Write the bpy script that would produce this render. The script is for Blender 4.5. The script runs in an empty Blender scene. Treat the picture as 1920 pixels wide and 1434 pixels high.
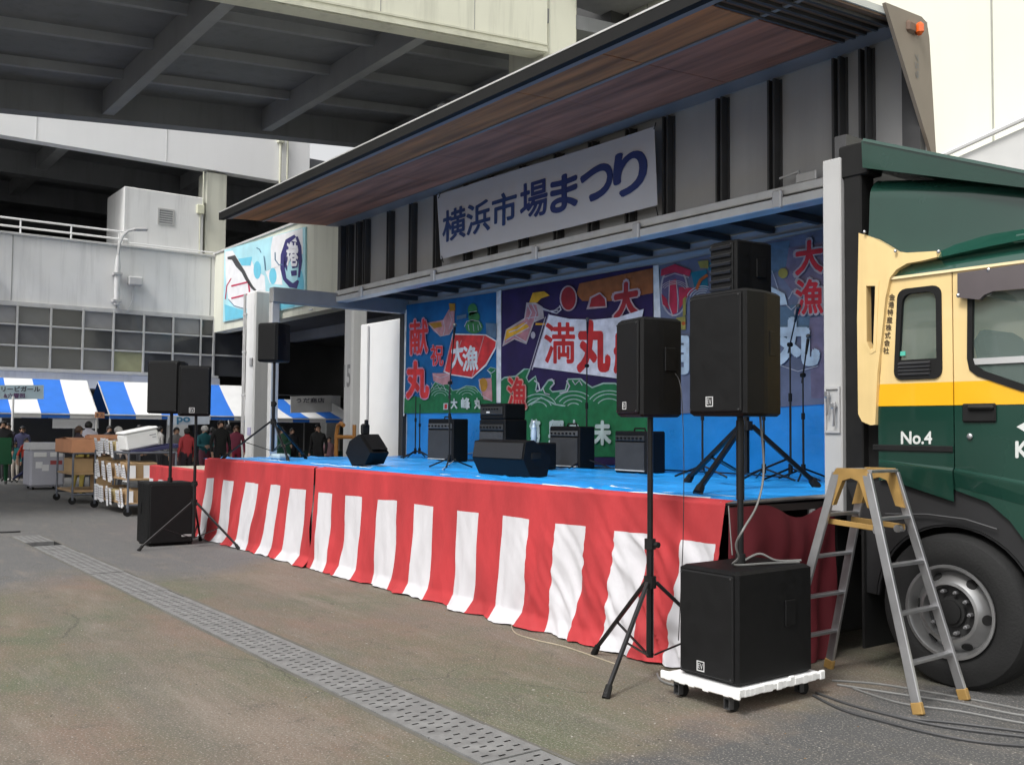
import bpy, bmesh, math, random
import numpy as np
from mathutils import Vector, Matrix, noise
from mathutils.geometry import tessellate_polygon
random.seed(7)
S = bpy.context.scene
COL = S.collection
PI = math.pi

# ------------------------------------------------------------------ camera
H = 1.65
TH, PT, RO, FPX = math.radians(53.15), math.radians(2.65), math.radians(.47), 1840.0
FWD = Vector((-math.sin(TH)*math.cos(PT), math.cos(TH)*math.cos(PT), math.sin(PT)))
_r = Vector((math.cos(TH), math.sin(TH), 0)); _u = _r.cross(FWD)
RT = _r*math.cos(RO)+_u*math.sin(RO); UP = _u*math.cos(RO)-_r*math.sin(RO)
cam = bpy.data.cameras.new('camera'); camo = bpy.data.objects.new('camera', cam); COL.objects.link(camo)
cam.sensor_width = 36; cam.lens = FPX/1920*36; cam.clip_end = 2000; cam.clip_start = .05
Rm = Matrix((RT, UP, -FWD)).transposed()
camo.matrix_world = Matrix.Translation((0, 0, H)) @ Rm.to_4x4()
S.camera = camo

# ------------------------------------------------------------------ light
SUN_EL, SUN_AZ = math.radians(52), math.radians(166)     # azimuth clockwise from +Y: in front of the stage, behind the camera
w = bpy.data.worlds.new('World'); S.world = w; w.use_nodes = True
nt = w.node_tree
bg = nt.nodes['Background']
sky = nt.nodes.new('ShaderNodeTexSky'); sky.sky_type = 'NISHITA'; sky.sun_disc = False
sky.sun_elevation = SUN_EL; sky.sun_rotation = SUN_AZ; sky.dust_density = 4.0; sky.air_density = 1.0; sky.ozone_density = 1.0
hs = nt.nodes.new('ShaderNodeHueSaturation'); hs.inputs['Saturation'].default_value = .06
nt.links.new(sky.outputs[0], hs.inputs['Color']); nt.links.new(hs.outputs[0], bg.inputs[0])
bg.inputs[1].default_value = .15
sl = bpy.data.lights.new('sun', 'SUN'); sl.energy = 1.5; sl.angle = math.radians(12); sl.color = (1, .97, .92)
so = bpy.data.objects.new('sun', sl); COL.objects.link(so)
sd = Vector((math.sin(SUN_AZ)*math.cos(SUN_EL), math.cos(SUN_AZ)*math.cos(SUN_EL), math.sin(SUN_EL)))
so.rotation_euler = sd.to_track_quat('Z', 'Y').to_euler(); so.location = sd*60
S.view_settings.view_transform = 'Standard'; S.view_settings.look = 'None'
S.view_settings.gamma = 1; S.view_settings.use_curve_mapping = False
S.view_settings.exposure = .5
S.render.engine = 'CYCLES'
S.cycles.max_bounces = 6; S.cycles.diffuse_bounces = 4; S.cycles.glossy_bounces = 3; S.cycles.transmission_bounces = 4

# ------------------------------------------------------------------ pixel of the photograph -> point on a real plane
def ray(x, y): return RT*((x-960)/FPX) - UP*((y-717)/FPX) + FWD
O = Vector((0, 0, H))
def onz(x, y, z): d = ray(x, y); return O+d*((z-H)/d.z)
def ony(x, y, Y): d = ray(x, y); return O+d*(Y/d.y)
def onx(x, y, X): d = ray(x, y); return O+d*(X/d.x)

# ------------------------------------------------------------------ materials
MATS = {}
def M(name, col, rough=.6, metal=0, var=.1, scale=3, bump=0, bscale=80, spec=.5, coat=0, stain=0, sscale=.7, stretch=None):
    if name in MATS: return MATS[name]
    m = bpy.data.materials.new(name); m.use_nodes = True; n = m.node_tree.nodes; l = m.node_tree.links
    b = n['Principled BSDF']; b.inputs['Roughness'].default_value = rough; b.inputs['Metallic'].default_value = metal
    b.inputs['Specular IOR Level'].default_value = spec; b.inputs['Coat Weight'].default_value = coat
    tc = n.new('ShaderNodeTexCoord'); src = tc.outputs['Object']
    if stretch:
        mp = n.new('ShaderNodeMapping'); mp.inputs['Scale'].default_value = stretch; l.new(src, mp.inputs[0]); src = mp.outputs[0]
    nz = n.new('ShaderNodeTexNoise'); nz.inputs['Scale'].default_value = scale; nz.inputs['Detail'].default_value = 6; l.new(src, nz.inputs['Vector'])
    mx = n.new('ShaderNodeMix'); mx.data_type = 'RGBA'
    c = Vector(col[:3])
    mx.inputs[6].default_value = (*[max(0, v*(1-var)) for v in c], 1); mx.inputs[7].default_value = (*[min(1, v*(1+var)) for v in c], 1)
    rp = n.new('ShaderNodeMapRange'); rp.inputs[1].default_value = .3; rp.inputs[2].default_value = .7
    l.new(nz.outputs[0], rp.inputs[0]); l.new(rp.outputs[0], mx.inputs[0]); out = mx.outputs[2]
    if stain:
        n2 = n.new('ShaderNodeTexNoise'); n2.inputs['Scale'].default_value = sscale; n2.inputs['Detail'].default_value = 8; n2.inputs['Roughness'].default_value = .7
        mp2 = n.new('ShaderNodeMapping'); mp2.inputs['Scale'].default_value = (3.2, 3.2, .22); l.new(tc.outputs['Object'], mp2.inputs[0]); l.new(mp2.outputs[0], n2.inputs['Vector'])
        r2 = n.new('ShaderNodeMapRange'); r2.inputs[1].default_value = .5; r2.inputs[2].default_value = .72; r2.inputs[4].default_value = stain
        l.new(n2.outputs[0], r2.inputs[0])
        m2 = n.new('ShaderNodeMix'); m2.data_type = 'RGBA'; m2.inputs[7].default_value = (*[v*.45 for v in c], 1)
        l.new(r2.outputs[0], m2.inputs[0]); l.new(out, m2.inputs[6]); out = m2.outputs[2]
    l.new(out, b.inputs['Base Color'])
    rr = n.new('ShaderNodeMapRange'); rr.inputs[3].default_value = max(.02, rough-.08); rr.inputs[4].default_value = min(1, rough+.1)
    l.new(nz.outputs[0], rr.inputs[0]); l.new(rr.outputs[0], b.inputs['Roughness'])
    if bump:
        n3 = n.new('ShaderNodeTexNoise'); n3.inputs['Scale'].default_value = bscale; n3.inputs['Detail'].default_value = 4; l.new(src, n3.inputs['Vector'])
        bp = n.new('ShaderNodeBump'); bp.inputs['Strength'].default_value = bump; bp.inputs['Distance'].default_value = .02
        l.new(n3.outputs[0], bp.inputs['Height']); l.new(bp.outputs[0], b.inputs['Normal'])
    MATS[name] = m; return m

def glass_mat(name, col, rough=.05, alpha=1.0, trans=0):
    m = M(name, col, rough, spec=.8, var=.05)
    b = m.node_tree.nodes['Principled BSDF']; b.inputs['Transmission Weight'].default_value = trans; b.inputs['IOR'].default_value = 1.45
    return m

# ------------------------------------------------------------------ mesh builder
class MB:
    def __init__(s): s.v = []; s.f = []; s.m = []; s.sm = []
    def add(s, vs, fs, mi=0, smooth=False):
        o = len(s.v); s.v += [tuple(v) for v in vs]; s.f += [tuple(i+o for i in f) for f in fs]
        s.m += [mi]*len(fs); s.sm += [smooth]*len(fs); return s
    def obox(s, c, sz, R=None, b=0, mi=0):
        hx, hy, hz = sz[0]/2, sz[1]/2, sz[2]/2; R = R or Matrix.Identity(3); c = Vector(c)
        if not b:
            vs = [c+R@Vector((x*hx, y*hy, z*hz)) for x in (-1, 1) for y in (-1, 1) for z in (-1, 1)]
            fs = [(0, 1, 3, 2), (4, 6, 7, 5), (0, 4, 5, 1), (2, 3, 7, 6), (0, 2, 6, 4), (1, 5, 7, 3)]
            return s.add(vs, fs, mi)
        b = min(b, hx*.9, hy*.9, hz*.9); vs = []; ix = {}
        for x in (-1, 1):
            for y in (-1, 1):
                for z in (-1, 1):
                    for k in range(3):
                        p = [x*hx, y*hy, z*hz]
                        for j in range(3):
                            if j != k: p[j] -= (x, y, z)[j]*b
                        ix[(x, y, z, k)] = len(vs); vs.append(c+R@Vector(p))
        fs = []
        for k in range(3):
            a, d = [j for j in range(3) if j != k]
            for sg in (-1, 1):
                q = []
                for (i, j) in ((-1, -1), (1, -1), (1, 1), (-1, 1)):
                    t = [0, 0, 0]; t[k] = sg; t[a] = i; t[d] = j; q.append(ix[(*t, k)])
                fs.append(q)
            for i in (-1, 1):
                for j in (-1, 1):
                    q = []
                    for (sg, kk) in ((-1, a), (-1, d), (1, d), (1, a)):
                        t = [0, 0, 0]; t[k] = sg; t[a] = i; t[d] = j; q.append(ix[(*t, kk)])
                    fs.append(q)
        for x in (-1, 1):
            for y in (-1, 1):
                for z in (-1, 1): fs.append([ix[(x, y, z, k)] for k in range(3)])
        return s.add(vs, fs, mi)
    def box(s, x0, x1, y0, y1, z0, z1, b=0, mi=0):
        return s.obox(((x0+x1)/2, (y0+y1)/2, (z0+z1)/2), (abs(x1-x0), abs(y1-y0), abs(z1-z0)), None, b, mi)
    def bar(s, p, q, wx, wz, mi=0, b=0, side=None):      # rectangular bar from p to q
        p, q = Vector(p), Vector(q); d = (q-p); L = d.length; d.normalize()
        up = Vector((0, 0, 1)) if abs(d.z) < .95 else Vector((0, 1, 0))
        if side is not None: up = Vector(side)
        x = d.cross(up).normalized(); z = x.cross(d).normalized()
        R = Matrix((x, d, z)).transposed()
        return s.obox((p+q)/2, (wx, L, wz), R, b, mi)
    def cyl(s, p, q, r0, r1=None, n=12, mi=0, cap=True):
        p, q = Vector(p), Vector(q); r1 = r0 if r1 is None else r1
        d = (q-p).normalized(); a = d.orthogonal().normalized(); c = d.cross(a)
        vs = []
        for (o, r) in ((p, r0), (q, r1)):
            for i in range(n):
                t = 2*PI*i/n; vs.append(o+a*(r*math.cos(t))+c*(r*math.sin(t)))
        s.add(vs, [(i, (i+1) % n, n+(i+1) % n, n+i) for i in range(n)], mi, True)
        if cap: s.add(vs[:n], [tuple(range(n))[::-1]], mi); s.add(vs[n:], [tuple(range(n))], mi)
        return s
    def tube(s, pts, r, n=6, mi=0):
        pts = [Vector(p) for p in pts]; vs = []; a = None
        for k, p in enumerate(pts):
            d = (pts[min(k+1, len(pts)-1)]-pts[max(k-1, 0)]).normalized()
            a = d.orthogonal().normalized() if a is None else (a-d*a.dot(d)).normalized()
            c = d.cross(a)
            rr = r[k] if isinstance(r, (list, tuple)) else r
            for i in range(n):
                t = 2*PI*i/n; vs.append(p+a*(rr*math.cos(t))+c*(rr*math.sin(t)))
        fs = [(k*n+i, k*n+(i+1) % n, (k+1)*n+(i+1) % n, (k+1)*n+i) for k in range(len(pts)-1) for i in range(n)]
        s.add(vs, fs, mi, True); s.add(vs[:n], [tuple(range(n))[::-1]], mi); s.add(vs[-n:], [tuple(range(n))], mi); return s
    def lathe(s, o, ax, prof, n=32, mi=0, smooth=True, cap=True):
        o = Vector(o); d = Vector(ax).normalized(); a = d.orthogonal().normalized(); c = d.cross(a); vs = []
        for (r, h) in prof:
            for i in range(n):
                t = 2*PI*i/n; vs.append(o+d*h+a*(r*math.cos(t))+c*(r*math.sin(t)))
        K = len(prof)
        s.add(vs, [(k*n+i, k*n+(i+1) % n, (k+1)*n+(i+1) % n, (k+1)*n+i) for k in range(K-1) for i in range(n)], mi, smooth)
        if cap: s.add(vs[:n], [tuple(range(n))[::-1]], mi); s.add(vs[-n:], [tuple(range(n))], mi)
        return s
    def sph(s, c, r, n=10, k=6, mi=0, sc=(1, 1, 1)):
        c = Vector(c); vs = []; fs = []
        for j in range(k+1):
            ph = PI*j/k
            for i in range(n):
                t = 2*PI*i/n; vs.append(c+Vector((r*sc[0]*math.sin(ph)*math.cos(t), r*sc[1]*math.sin(ph)*math.sin(t), r*sc[2]*math.cos(ph))))
        fs = [(j*n+i, (j+1)*n+i, (j+1)*n+(i+1) % n, j*n+(i+1) % n) for j in range(k) for i in range(n)]
        return s.add(vs, fs, mi, True)
    def poly(s, pts, mi=0):
        pts = [Vector(p) for p in pts]; return s.add(pts, [tuple(t) for t in tessellate_polygon([pts])], mi)
    def prism(s, pts, vec, mi=0):
        pts = [Vector(p) for p in pts]; n = len(pts); v = Vector(vec); T = [tuple(t) for t in tessellate_polygon([pts])]
        vs = pts+[p+v for p in pts]
        fs = [t for t in T]+[tuple(i+n for i in t)[::-1] for t in T]+[(i, (i+1) % n, n+(i+1) % n, n+i) for i in range(n)]
        return s.add(vs, fs, mi)
    def plate(s, outer, holes, org, ux, uy, thick, mi=0):
        """flat plate with holes: 2D outlines on the frame org + u*ux + v*uy, thickness along ux x uy (backwards)"""
        loops = [[Vector((*p, 0)) for p in L] for L in [outer]+list(holes)]
        T = tessellate_polygon(loops); flat = [p for L in loops for p in L]; N = len(flat)
        org, ux, uy = Vector(org), Vector(ux), Vector(uy); nn = ux.cross(uy).normalized()
        P = [org+ux*p.x+uy*p.y for p in flat]; Q = [p-nn*thick for p in P]
        fs = []
        for t in T:
            a, b, c = [P[i] for i in t]
            t = tuple(t) if (b-a).cross(c-a).dot(nn) > 0 else tuple(t)[::-1]
            fs.append(t); fs.append(tuple(i+N for i in t)[::-1])
        o = 0
        for L in loops:
            n = len(L); fs += [(o+i, o+(i+1) % n, N+o+(i+1) % n, N+o+i) for i in range(n)]; o += n
        return s.add(P+Q, fs, mi)
    def xf(s, mat):
        s.v = [tuple(mat @ Vector(v)) for v in s.v]; return s
    def mesh(s, name, mats, angle=35, fix=True):
        me = bpy.data.meshes.new(name); me.from_pydata(s.v, [], s.f)
        for m in (mats if isinstance(mats, (list, tuple)) else [mats]): me.materials.append(m)
        me.polygons.foreach_set('material_index', s.m); me.polygons.foreach_set('use_smooth', s.sm)
        if fix:
            bm = bmesh.new(); bm.from_mesh(me)
            bmesh.ops.remove_doubles(bm, verts=bm.verts, dist=1e-5)
            bmesh.ops.recalc_face_normals(bm, faces=bm.faces); bm.to_mesh(me); bm.free()
        if any(s.sm): me.set_sharp_from_angle(angle=math.radians(angle))
        me.update(); return me
    def build(s, name, mats, parent=None, world=False, angle=35, fix=True):
        if world and parent is not None:
            o = Vector(); p = parent
            while p is not None: o += p.location; p = p.parent
            s.v = [tuple(Vector(v)-o) for v in s.v]
        ob = bpy.data.objects.new(name, s.mesh(name, mats, angle, fix)); COL.objects.link(ob)
        if parent is not None: ob.parent = parent
        return ob

def tag(o, label, cat, group=None):
    o['label'] = label; o['category'] = cat
    if group: o['group'] = group
    return o
def thing(name, label, cat, loc=(0, 0, 0), rz=0, group=None):
    o = bpy.data.objects.new(name, None); COL.objects.link(o); o.location = loc; o.rotation_euler = (0, 0, rz); o.empty_display_size = .1
    return tag(o, label, cat, group)
def struct(o, kind='structure'): o['kind'] = kind; return o
def kids(o): return [c for c in bpy.data.objects if c.parent == o]
def dup(o, loc=None, rz=None, label=None, parent=None):
    r = o.copy(); COL.objects.link(r)
    if loc is not None: r.location = loc
    if rz is not None: r.rotation_euler = (0, 0, rz)
    if label: r['label'] = label
    r.parent = parent
    for c in kids(o): dup(c, parent=r)
    return r
def copy_part(o, parent, loc):
    r = o.copy(); COL.objects.link(r); r.parent = parent; r.location = loc; return r

_txt = {}
def text2d(body, offset=0.0, res=2):
    k = (body, offset)
    if k in _txt: return _txt[k]
    c = bpy.data.curves.new('t', 'FONT'); c.body = body; c.size = 1; c.offset = offset; c.resolution_u = res
    o = bpy.data.objects.new('t', c); COL.objects.link(o)
    me = bpy.data.meshes.new_from_object(o.evaluated_get(bpy.context.evaluated_depsgraph_get()))
    vs = [(v.co.x, v.co.y) for v in me.vertices]; fs = [tuple(p.vertices) for p in me.polygons]
    bpy.data.objects.remove(o); bpy.data.curves.remove(c); bpy.data.meshes.remove(me)
    _txt[k] = (vs, fs); return _txt[k]
def put_text(mb, body, fn, w=None, h=None, offset=0.0, mi=0, res=3):
    """fits the text's ink box to the unit square (0..1) and maps through fn(u,v)"""
    vs, fs = text2d(body, 0, res)
    x0, x1 = min(v[0] for v in vs), max(v[0] for v in vs); y0, y1 = min(v[1] for v in vs), max(v[1] for v in vs)
    p0 = fn(0, 0); nn = (fn(1, 0)-p0).cross(fn(0, 1)-p0).normalized()
    if nn.dot(O-p0) < 0: nn = -nn
    dirs = [(0, 0)]+([(math.cos(PI*k/4), math.sin(PI*k/4)) for k in range(8)] if offset >= .01 else [])
    for k, (dx, dy) in enumerate(dirs):         # a bold cut: the glyph laid over itself, each layer a hair further out
        mb.add([fn((v[0]+dx*offset-x0)/(x1-x0), (v[1]+dy*offset-y0)/(y1-y0))+nn*(.00018*k) for v in vs], fs, mi)
def quadmap(a, b, c, d, off=Vector()):        # a=bottom-left b=bottom-right c=top-right d=top-left
    a, b, c, d = [Vector(p) for p in (a, b, c, d)]
    return lambda u, v: (a*(1-u)+b*u)*(1-v)+(d*(1-u)+c*u)*v+off
def rrect(x0, x1, y0, y1, r, n=4):
    out = []
    for (cx, cy, a0) in ((x1-r, y1-r, 0), (x0+r, y1-r, 90), (x0+r, y0+r, 180), (x1-r, y0+r, 270)):
        for i in range(n+1):
            t = math.radians(a0+90*i/n); out.append((cx+r*math.cos(t), cy+r*math.sin(t)))
    return out
def nz(x, y=0, z=0): return noise.noise(Vector((x, y, z)))

# ------------------------------------------------------------------ common materials
cream = M('cream concrete', (.68, .68, .58), .75, var=.05, scale=.5, bump=.05, bscale=30, stain=.4)
cream2 = M('cream wall panel', (.72, .72, .62), .7, var=.03, scale=.4, stain=.06)
white_c = M('white painted concrete', (.74, .74, .73), .7, var=.06, scale=.6, stain=.42)
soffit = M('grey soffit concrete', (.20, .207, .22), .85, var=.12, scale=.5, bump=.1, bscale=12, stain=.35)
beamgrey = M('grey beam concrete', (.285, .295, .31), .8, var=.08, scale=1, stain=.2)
darkroom = M('dark painted wall', (.035, .035, .036), .8, var=.2)
alu = M('aluminium', (.44, .44, .45), .38, .85, var=.08, scale=8)
alu_p = M('grey aluminium frame', (.5, .5, .5), .45, .3, var=.06, scale=6)
black = M('black textured paint', (.0042, .0042, .0045), .55, var=.3, scale=14, bump=.25, bscale=400, spec=.22)
blackgrille = M('black steel grille', (.005, .005, .0055), .5, var=.3, scale=10, bump=.4, bscale=500, spec=.25)
blackmetal = M('black tube steel', (.008, .008, .009), .35, .2, var=.2, scale=12)
rubber = M('black rubber', (.010, .010, .010), .7, var=.2, scale=10, spec=.25)
whitep = M('white paint', (.8, .8, .8), .4, var=.03)
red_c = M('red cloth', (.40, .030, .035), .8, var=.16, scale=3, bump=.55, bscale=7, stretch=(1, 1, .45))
white_cl = M('white cloth', (.56, .55, .575), .8, var=.05, scale=3, bump=.55, bscale=7, stretch=(1, 1, .45), stain=.12)
blue_t = M('blue tarpaulin', (.02, .30, .78), .30, var=.15, scale=2.5, bump=.35, bscale=9, spec=.6)
card = M('brown cardboard', (.38, .25, .13), .8, var=.12, scale=3)
card2 = M('orange cardboard', (.55, .26, .14), .8, var=.12, scale=3)
paper = M('white paper', (.78, .78, .8), .8, var=.04)
ink = M('dark print', (.06, .06, .08), .8)
styro = M('white foam', (.78, .78, .77), .8, var=.03, bump=.1, bscale=150)
# ================================================================== SETTING
def ground_mat():
    m = bpy.data.materials.new('worn asphalt'); m.use_nodes = True; n = m.node_tree.nodes; l = m.node_tree.links
    b = n['Principled BSDF']; tc = n.new('ShaderNodeTexCoord')
    def noi(s, d=6, r=.6, st=None):
        x = n.new('ShaderNodeTexNoise'); x.inputs['Scale'].default_value = s; x.inputs['Detail'].default_value = d; x.inputs['Roughness'].default_value = r
        if st:
            mp = n.new('ShaderNodeMapping'); mp.inputs['Scale'].default_value = st; mp.inputs['Rotation'].default_value = (0, 0, .5)
            l.new(tc.outputs['Object'], mp.inputs[0]); l.new(mp.outputs[0], x.inputs['Vector'])
        else: l.new(tc.outputs['Object'], x.inputs['Vector'])
        return x.outputs[0]
    def rng(v, a, c, lo=0, hi=1):
        x = n.new('ShaderNodeMapRange'); x.inputs[1].default_value = a; x.inputs[2].default_value = c; x.inputs[3].default_value = lo; x.inputs[4].default_value = hi
        l.new(v, x.inputs[0]); return x.outputs[0]
    def mix(f, a, c, bt='MIX'):
        x = n.new('ShaderNodeMix'); x.data_type = 'RGBA'; x.blend_type = bt
        l.new(f, x.inputs[0]) if not isinstance(f, float) else setattr(x.inputs[0], 'default_value', f)
        for i, v in ((6, a), (7, c)):
            if isinstance(v, tuple): x.inputs[i].default_value = (*v, 1)
            else: l.new(v, x.inputs[i])
        return x.outputs[2]
    c = mix(rng(noi(.5, 8, .68), .40, .60), (.175, .125, .098), (.105, .114, .072))
    c = mix(rng(noi(.9, 8, .7, (.22, 1.5, 1)), .44, .64, 0, .85), c, (.128, .118, .098))
    c = mix(rng(noi(.7, 8, .75, (.3, 1.7, 1)), .52, .66, 0, .8), c, (.20, .165, .135))
    # ground tone turns greyer beyond x < -11.5 and darker in front of the cab, edges broken up
    sx = n.new('ShaderNodeSeparateXYZ'); l.new(tc.outputs['Object'], sx.inputs[0])
    def edge(sock, k, lo, hi, ns):
        a = n.new('ShaderNodeMath'); a.operation = 'MULTIPLY_ADD'; a.inputs[1].default_value = k
        l.new(noi(ns, 5, .6), a.inputs[0]); l.new(sock, a.inputs[2]); return rng(a.outputs[0], lo, hi)
    c = mix(edge(sx.outputs[0], -5.0, -14.2, -13.2, .45), (.115, .116, .118), c)
    c = mix(edge(sx.outputs[0], 2.2, -2.75, -2.45, .7), c, (.080, .080, .081))
    c = mix(rng(noi(2.6, 8, .75, (.35, 1.5, 1)), .52, .72, 0, .6), c, (.23, .20, .17))
    c = mix(rng(noi(3.1, 9, .8), .54, .68, 0, .65), c, (.070, .066, .056))
    ns = n.new('ShaderNodeTexNoise'); ns.inputs['Scale'].default_value = 1.3; ns.inputs['Detail'].default_value = 6; l.new(tc.outputs['Object'], ns.inputs['Vector'])
    vm = n.new('ShaderNodeVectorMath'); vm.operation = 'MULTIPLY_ADD'; vm.inputs[1].default_value = (.7, .7, 0); l.new(ns.outputs['Color'], vm.inputs[0]); l.new(tc.outputs['Object'], vm.inputs[2])
    vc = n.new('ShaderNodeTexVoronoi'); vc.feature = 'DISTANCE_TO_EDGE'; vc.inputs['Scale'].default_value = .38; l.new(vm.outputs[0], vc.inputs['Vector'])
    ck = n.new('ShaderNodeMath'); ck.operation = 'MULTIPLY'; l.new(rng(vc.outputs['Distance'], .0012, .005, .5, 0), ck.inputs[0]); l.new(rng(noi(.5, 3, .5), .48, .56), ck.inputs[1])
    c = mix(ck.outputs[0], c, (.035, .033, .03))
    sp = noi(75, 3, .6); c = mix(rng(sp, .55, .70, 0, .9), c, (.36, .33, .29))
    sp2 = noi(55, 3, .6); c = mix(rng(sp2, .56, .72, 0, .85), c, (.075, .07, .06))
    # trodden stains with their own outline
    vo = n.new('ShaderNodeTexVoronoi'); vo.inputs['Scale'].default_value = .9; vo.inputs['Randomness'].default_value = 1; l.new(tc.outputs['Object'], vo.inputs['Vector'])
    c = mix(rng(vo.outputs['Distance'], .0, .06, .45, 0), c, (.075, .07, .063))
    l.new(c, b.inputs['Base Color']); b.inputs['Roughness'].default_value = .82; b.inputs['Specular IOR Level'].default_value = .35
    h = n.new('ShaderNodeMath'); h.operation = 'ADD'; l.new(noi(120, 3, .6), h.inputs[0]); l.new(noi(9, 4, .6), h.inputs[1])
    bp = n.new('ShaderNodeBump'); bp.inputs['Strength'].default_value = .35; bp.inputs['Distance'].default_value = .012; l.new(h.outputs[0], bp.inputs['Height'])
    l.new(bp.outputs[0], b.inputs['Normal']); return m

DY0, DY1, DX0, DX1 = 2.83, 3.21, -16.0, -2.5
gm = ground_mat()
mb = MB()     # sheet with the drain trench left open, and the trench itself
def quad(x0, x1, y0, y1, z=0): mb.add([(x0, y0, z), (x1, y0, z), (x1, y1, z), (x0, y1, z)], [(0, 1, 2, 3)])
quad(-400, 400, -400, DY0); quad(-400, 400, DY1, 400); quad(-400, DX0, DY0, DY1); quad(DX1, 400, DY0, DY1)
g = struct(mb.build('ground', gm, fix=False))
drain_c = M('pale drain concrete', (.185, .185, .183), .8, var=.2, scale=5, bump=.2, bscale=60, stain=.55, sscale=2)
dark_slot = M('drain dark', (.02, .02, .02), .8)
mb = MB(); mb.box(DX0, DX1, DY0, DY1, -.3, -.29); mb.box(DX0, DX1, DY0-.02, DY0, -.3, -.001); mb.box(DX0, DX1, DY1, DY1+.02, -.3, -.001)
drain = struct(mb.build('drain', dark_slot))
def cover_mesh():
    mb = MB(); L, W, T = .496, DY1-DY0-.01, .06; nx, ny = 12, 4
    xs = []; p = L/nx
    for i in range(nx): xs += [i*p, i*p+p*.40]
    xs += [L]; ys = []; q = (W-.06)/ny
    ys = [0]
    for j in range(ny): ys += [.03+j*q+q*.2, .03+j*q+q*.75]
    ys += [W]
    v = lambda i, j, z: (xs[i], ys[j]-W/2, z)
    for i in range(len(xs)-1):
        for j in range(len(ys)-1):
            slot = i % 2 == 0 and j % 2 == 1 and ((i//2)+(j//2)) % 2 == 0 and i > 0
            c = [(i, j), (i+1, j), (i+1, j+1), (i, j+1)]
            if slot:
                mb.add([v(*a, 0) for a in c]+[v(*a, -.045) for a in c], [(4, 5, 6, 7), (0, 1, 5, 4), (1, 2, 6, 5), (2, 3, 7, 6), (3, 0, 4, 7)], 1)
            else: mb.add([v(*a, 0) for a in c], [(0, 1, 2, 3)], 0)
    a, b = -W/2, W/2
    mb.add([(0, a, 0), (L, a, 0), (L, b, 0), (0, b, 0), (0, a, -T), (L, a, -T), (L, b, -T), (0, b, -T)], [(0, 1, 5, 4), (1, 2, 6, 5), (2, 3, 7, 6), (3, 0, 4, 7)], 0)
    return mb.mesh('drain_cover', [drain_c, dark_slot])
cm = cover_mesh(); k = 0
for i in range(27):
    x = DX0+.5*i
    if i == 2: continue                                  # the one missing cover near the far end
    o = bpy.data.objects.new('drain_cover', cm); COL.objects.link(o); o.parent = drain
    o.location = (x+.002, (DY0+DY1)/2+random.uniform(-.003, .003), .004+random.uniform(-.004, .004)); o.rotation_euler = (0, 0, random.uniform(-.004, .004))
mb = MB(); mb.box(DX0, DX1, DY0-.03, DY0-.004, -.1, .002); mb.box(DX0, DX1, DY1+.004, DY1+.03, -.1, .002)
mb.build('drain_kerb', M('drain edge concrete', (.12, .115, .10), .85, var=.15, scale=3, bump=.15, stain=.3), drain)

# ---------------------------------------------------------------- L-shaped market building on the left
XW, YC = -36.0, 13.0
bld = thing('market_building', 'long white concrete market building with a grid of dark windows and a railed parapet', 'building', (XW, YC, 0))
fr = M('window aluminium', (.50, .50, .49), .45, .3, var=.06, scale=5)
mb = MB()
mb.box(XW-1, XW, -40, YC+8, 5.72, 7.95)                                   # parapet of the window wall
for y in np.arange(-40, 22, 4.1): pass
mb.build('parapet', white_c, bld, True)
mb = MB(); y = 12.85
while y > -20: mb.box(XW+.0, XW+.012, y-.012, y+.012, 5.75, 7.93); y -= 3.36
mb.build('panel_joint', M('sealant grey', (.3, .3, .29), .8), bld, True)
mb = MB(); mb.box(XW-.02, XW+.07, -40, YC, 7.95, 8.03, .01); mb.box(XW-.02, XW+.06, -40, YC, 5.62, 5.72)
mb.build('coping', M('grey coping', (.52, .52, .51), .6, stain=.2), bld, True)
mb = MB()                                                                  # wall under the windows
mb.box(XW-.4, XW-.05, -40, YC+.3, 2.9, 3.40); mb.build('sill_wall', white_c, bld, True)
mb = MB(); mb.box(XW-.1, XW+.08, -40, YC+.2, 3.40, 3.50, .01); mb.build('window_sill', fr, bld, True)
mb = MB(); mb.box(XW-8, XW-6, -40, YC+9, 0, 7.9); mb.box(XW-8, XW-.5, -40, YC+9, 2.86, 2.9); mb.box(XW-8, XW-.5, -40, YC+9, 5.4, 5.6)
mb.build('interior', M('dim interior paint', (.16, .16, .155), .8, var=.2, scale=.6), bld, True)
mb = MB()
for yy in np.arange(-38, 22, 6.2): mb.box(XW-.8, XW-.2, yy, yy+.6, 0, 2.9)
mb.build('pier', white_c, bld, True)
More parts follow.
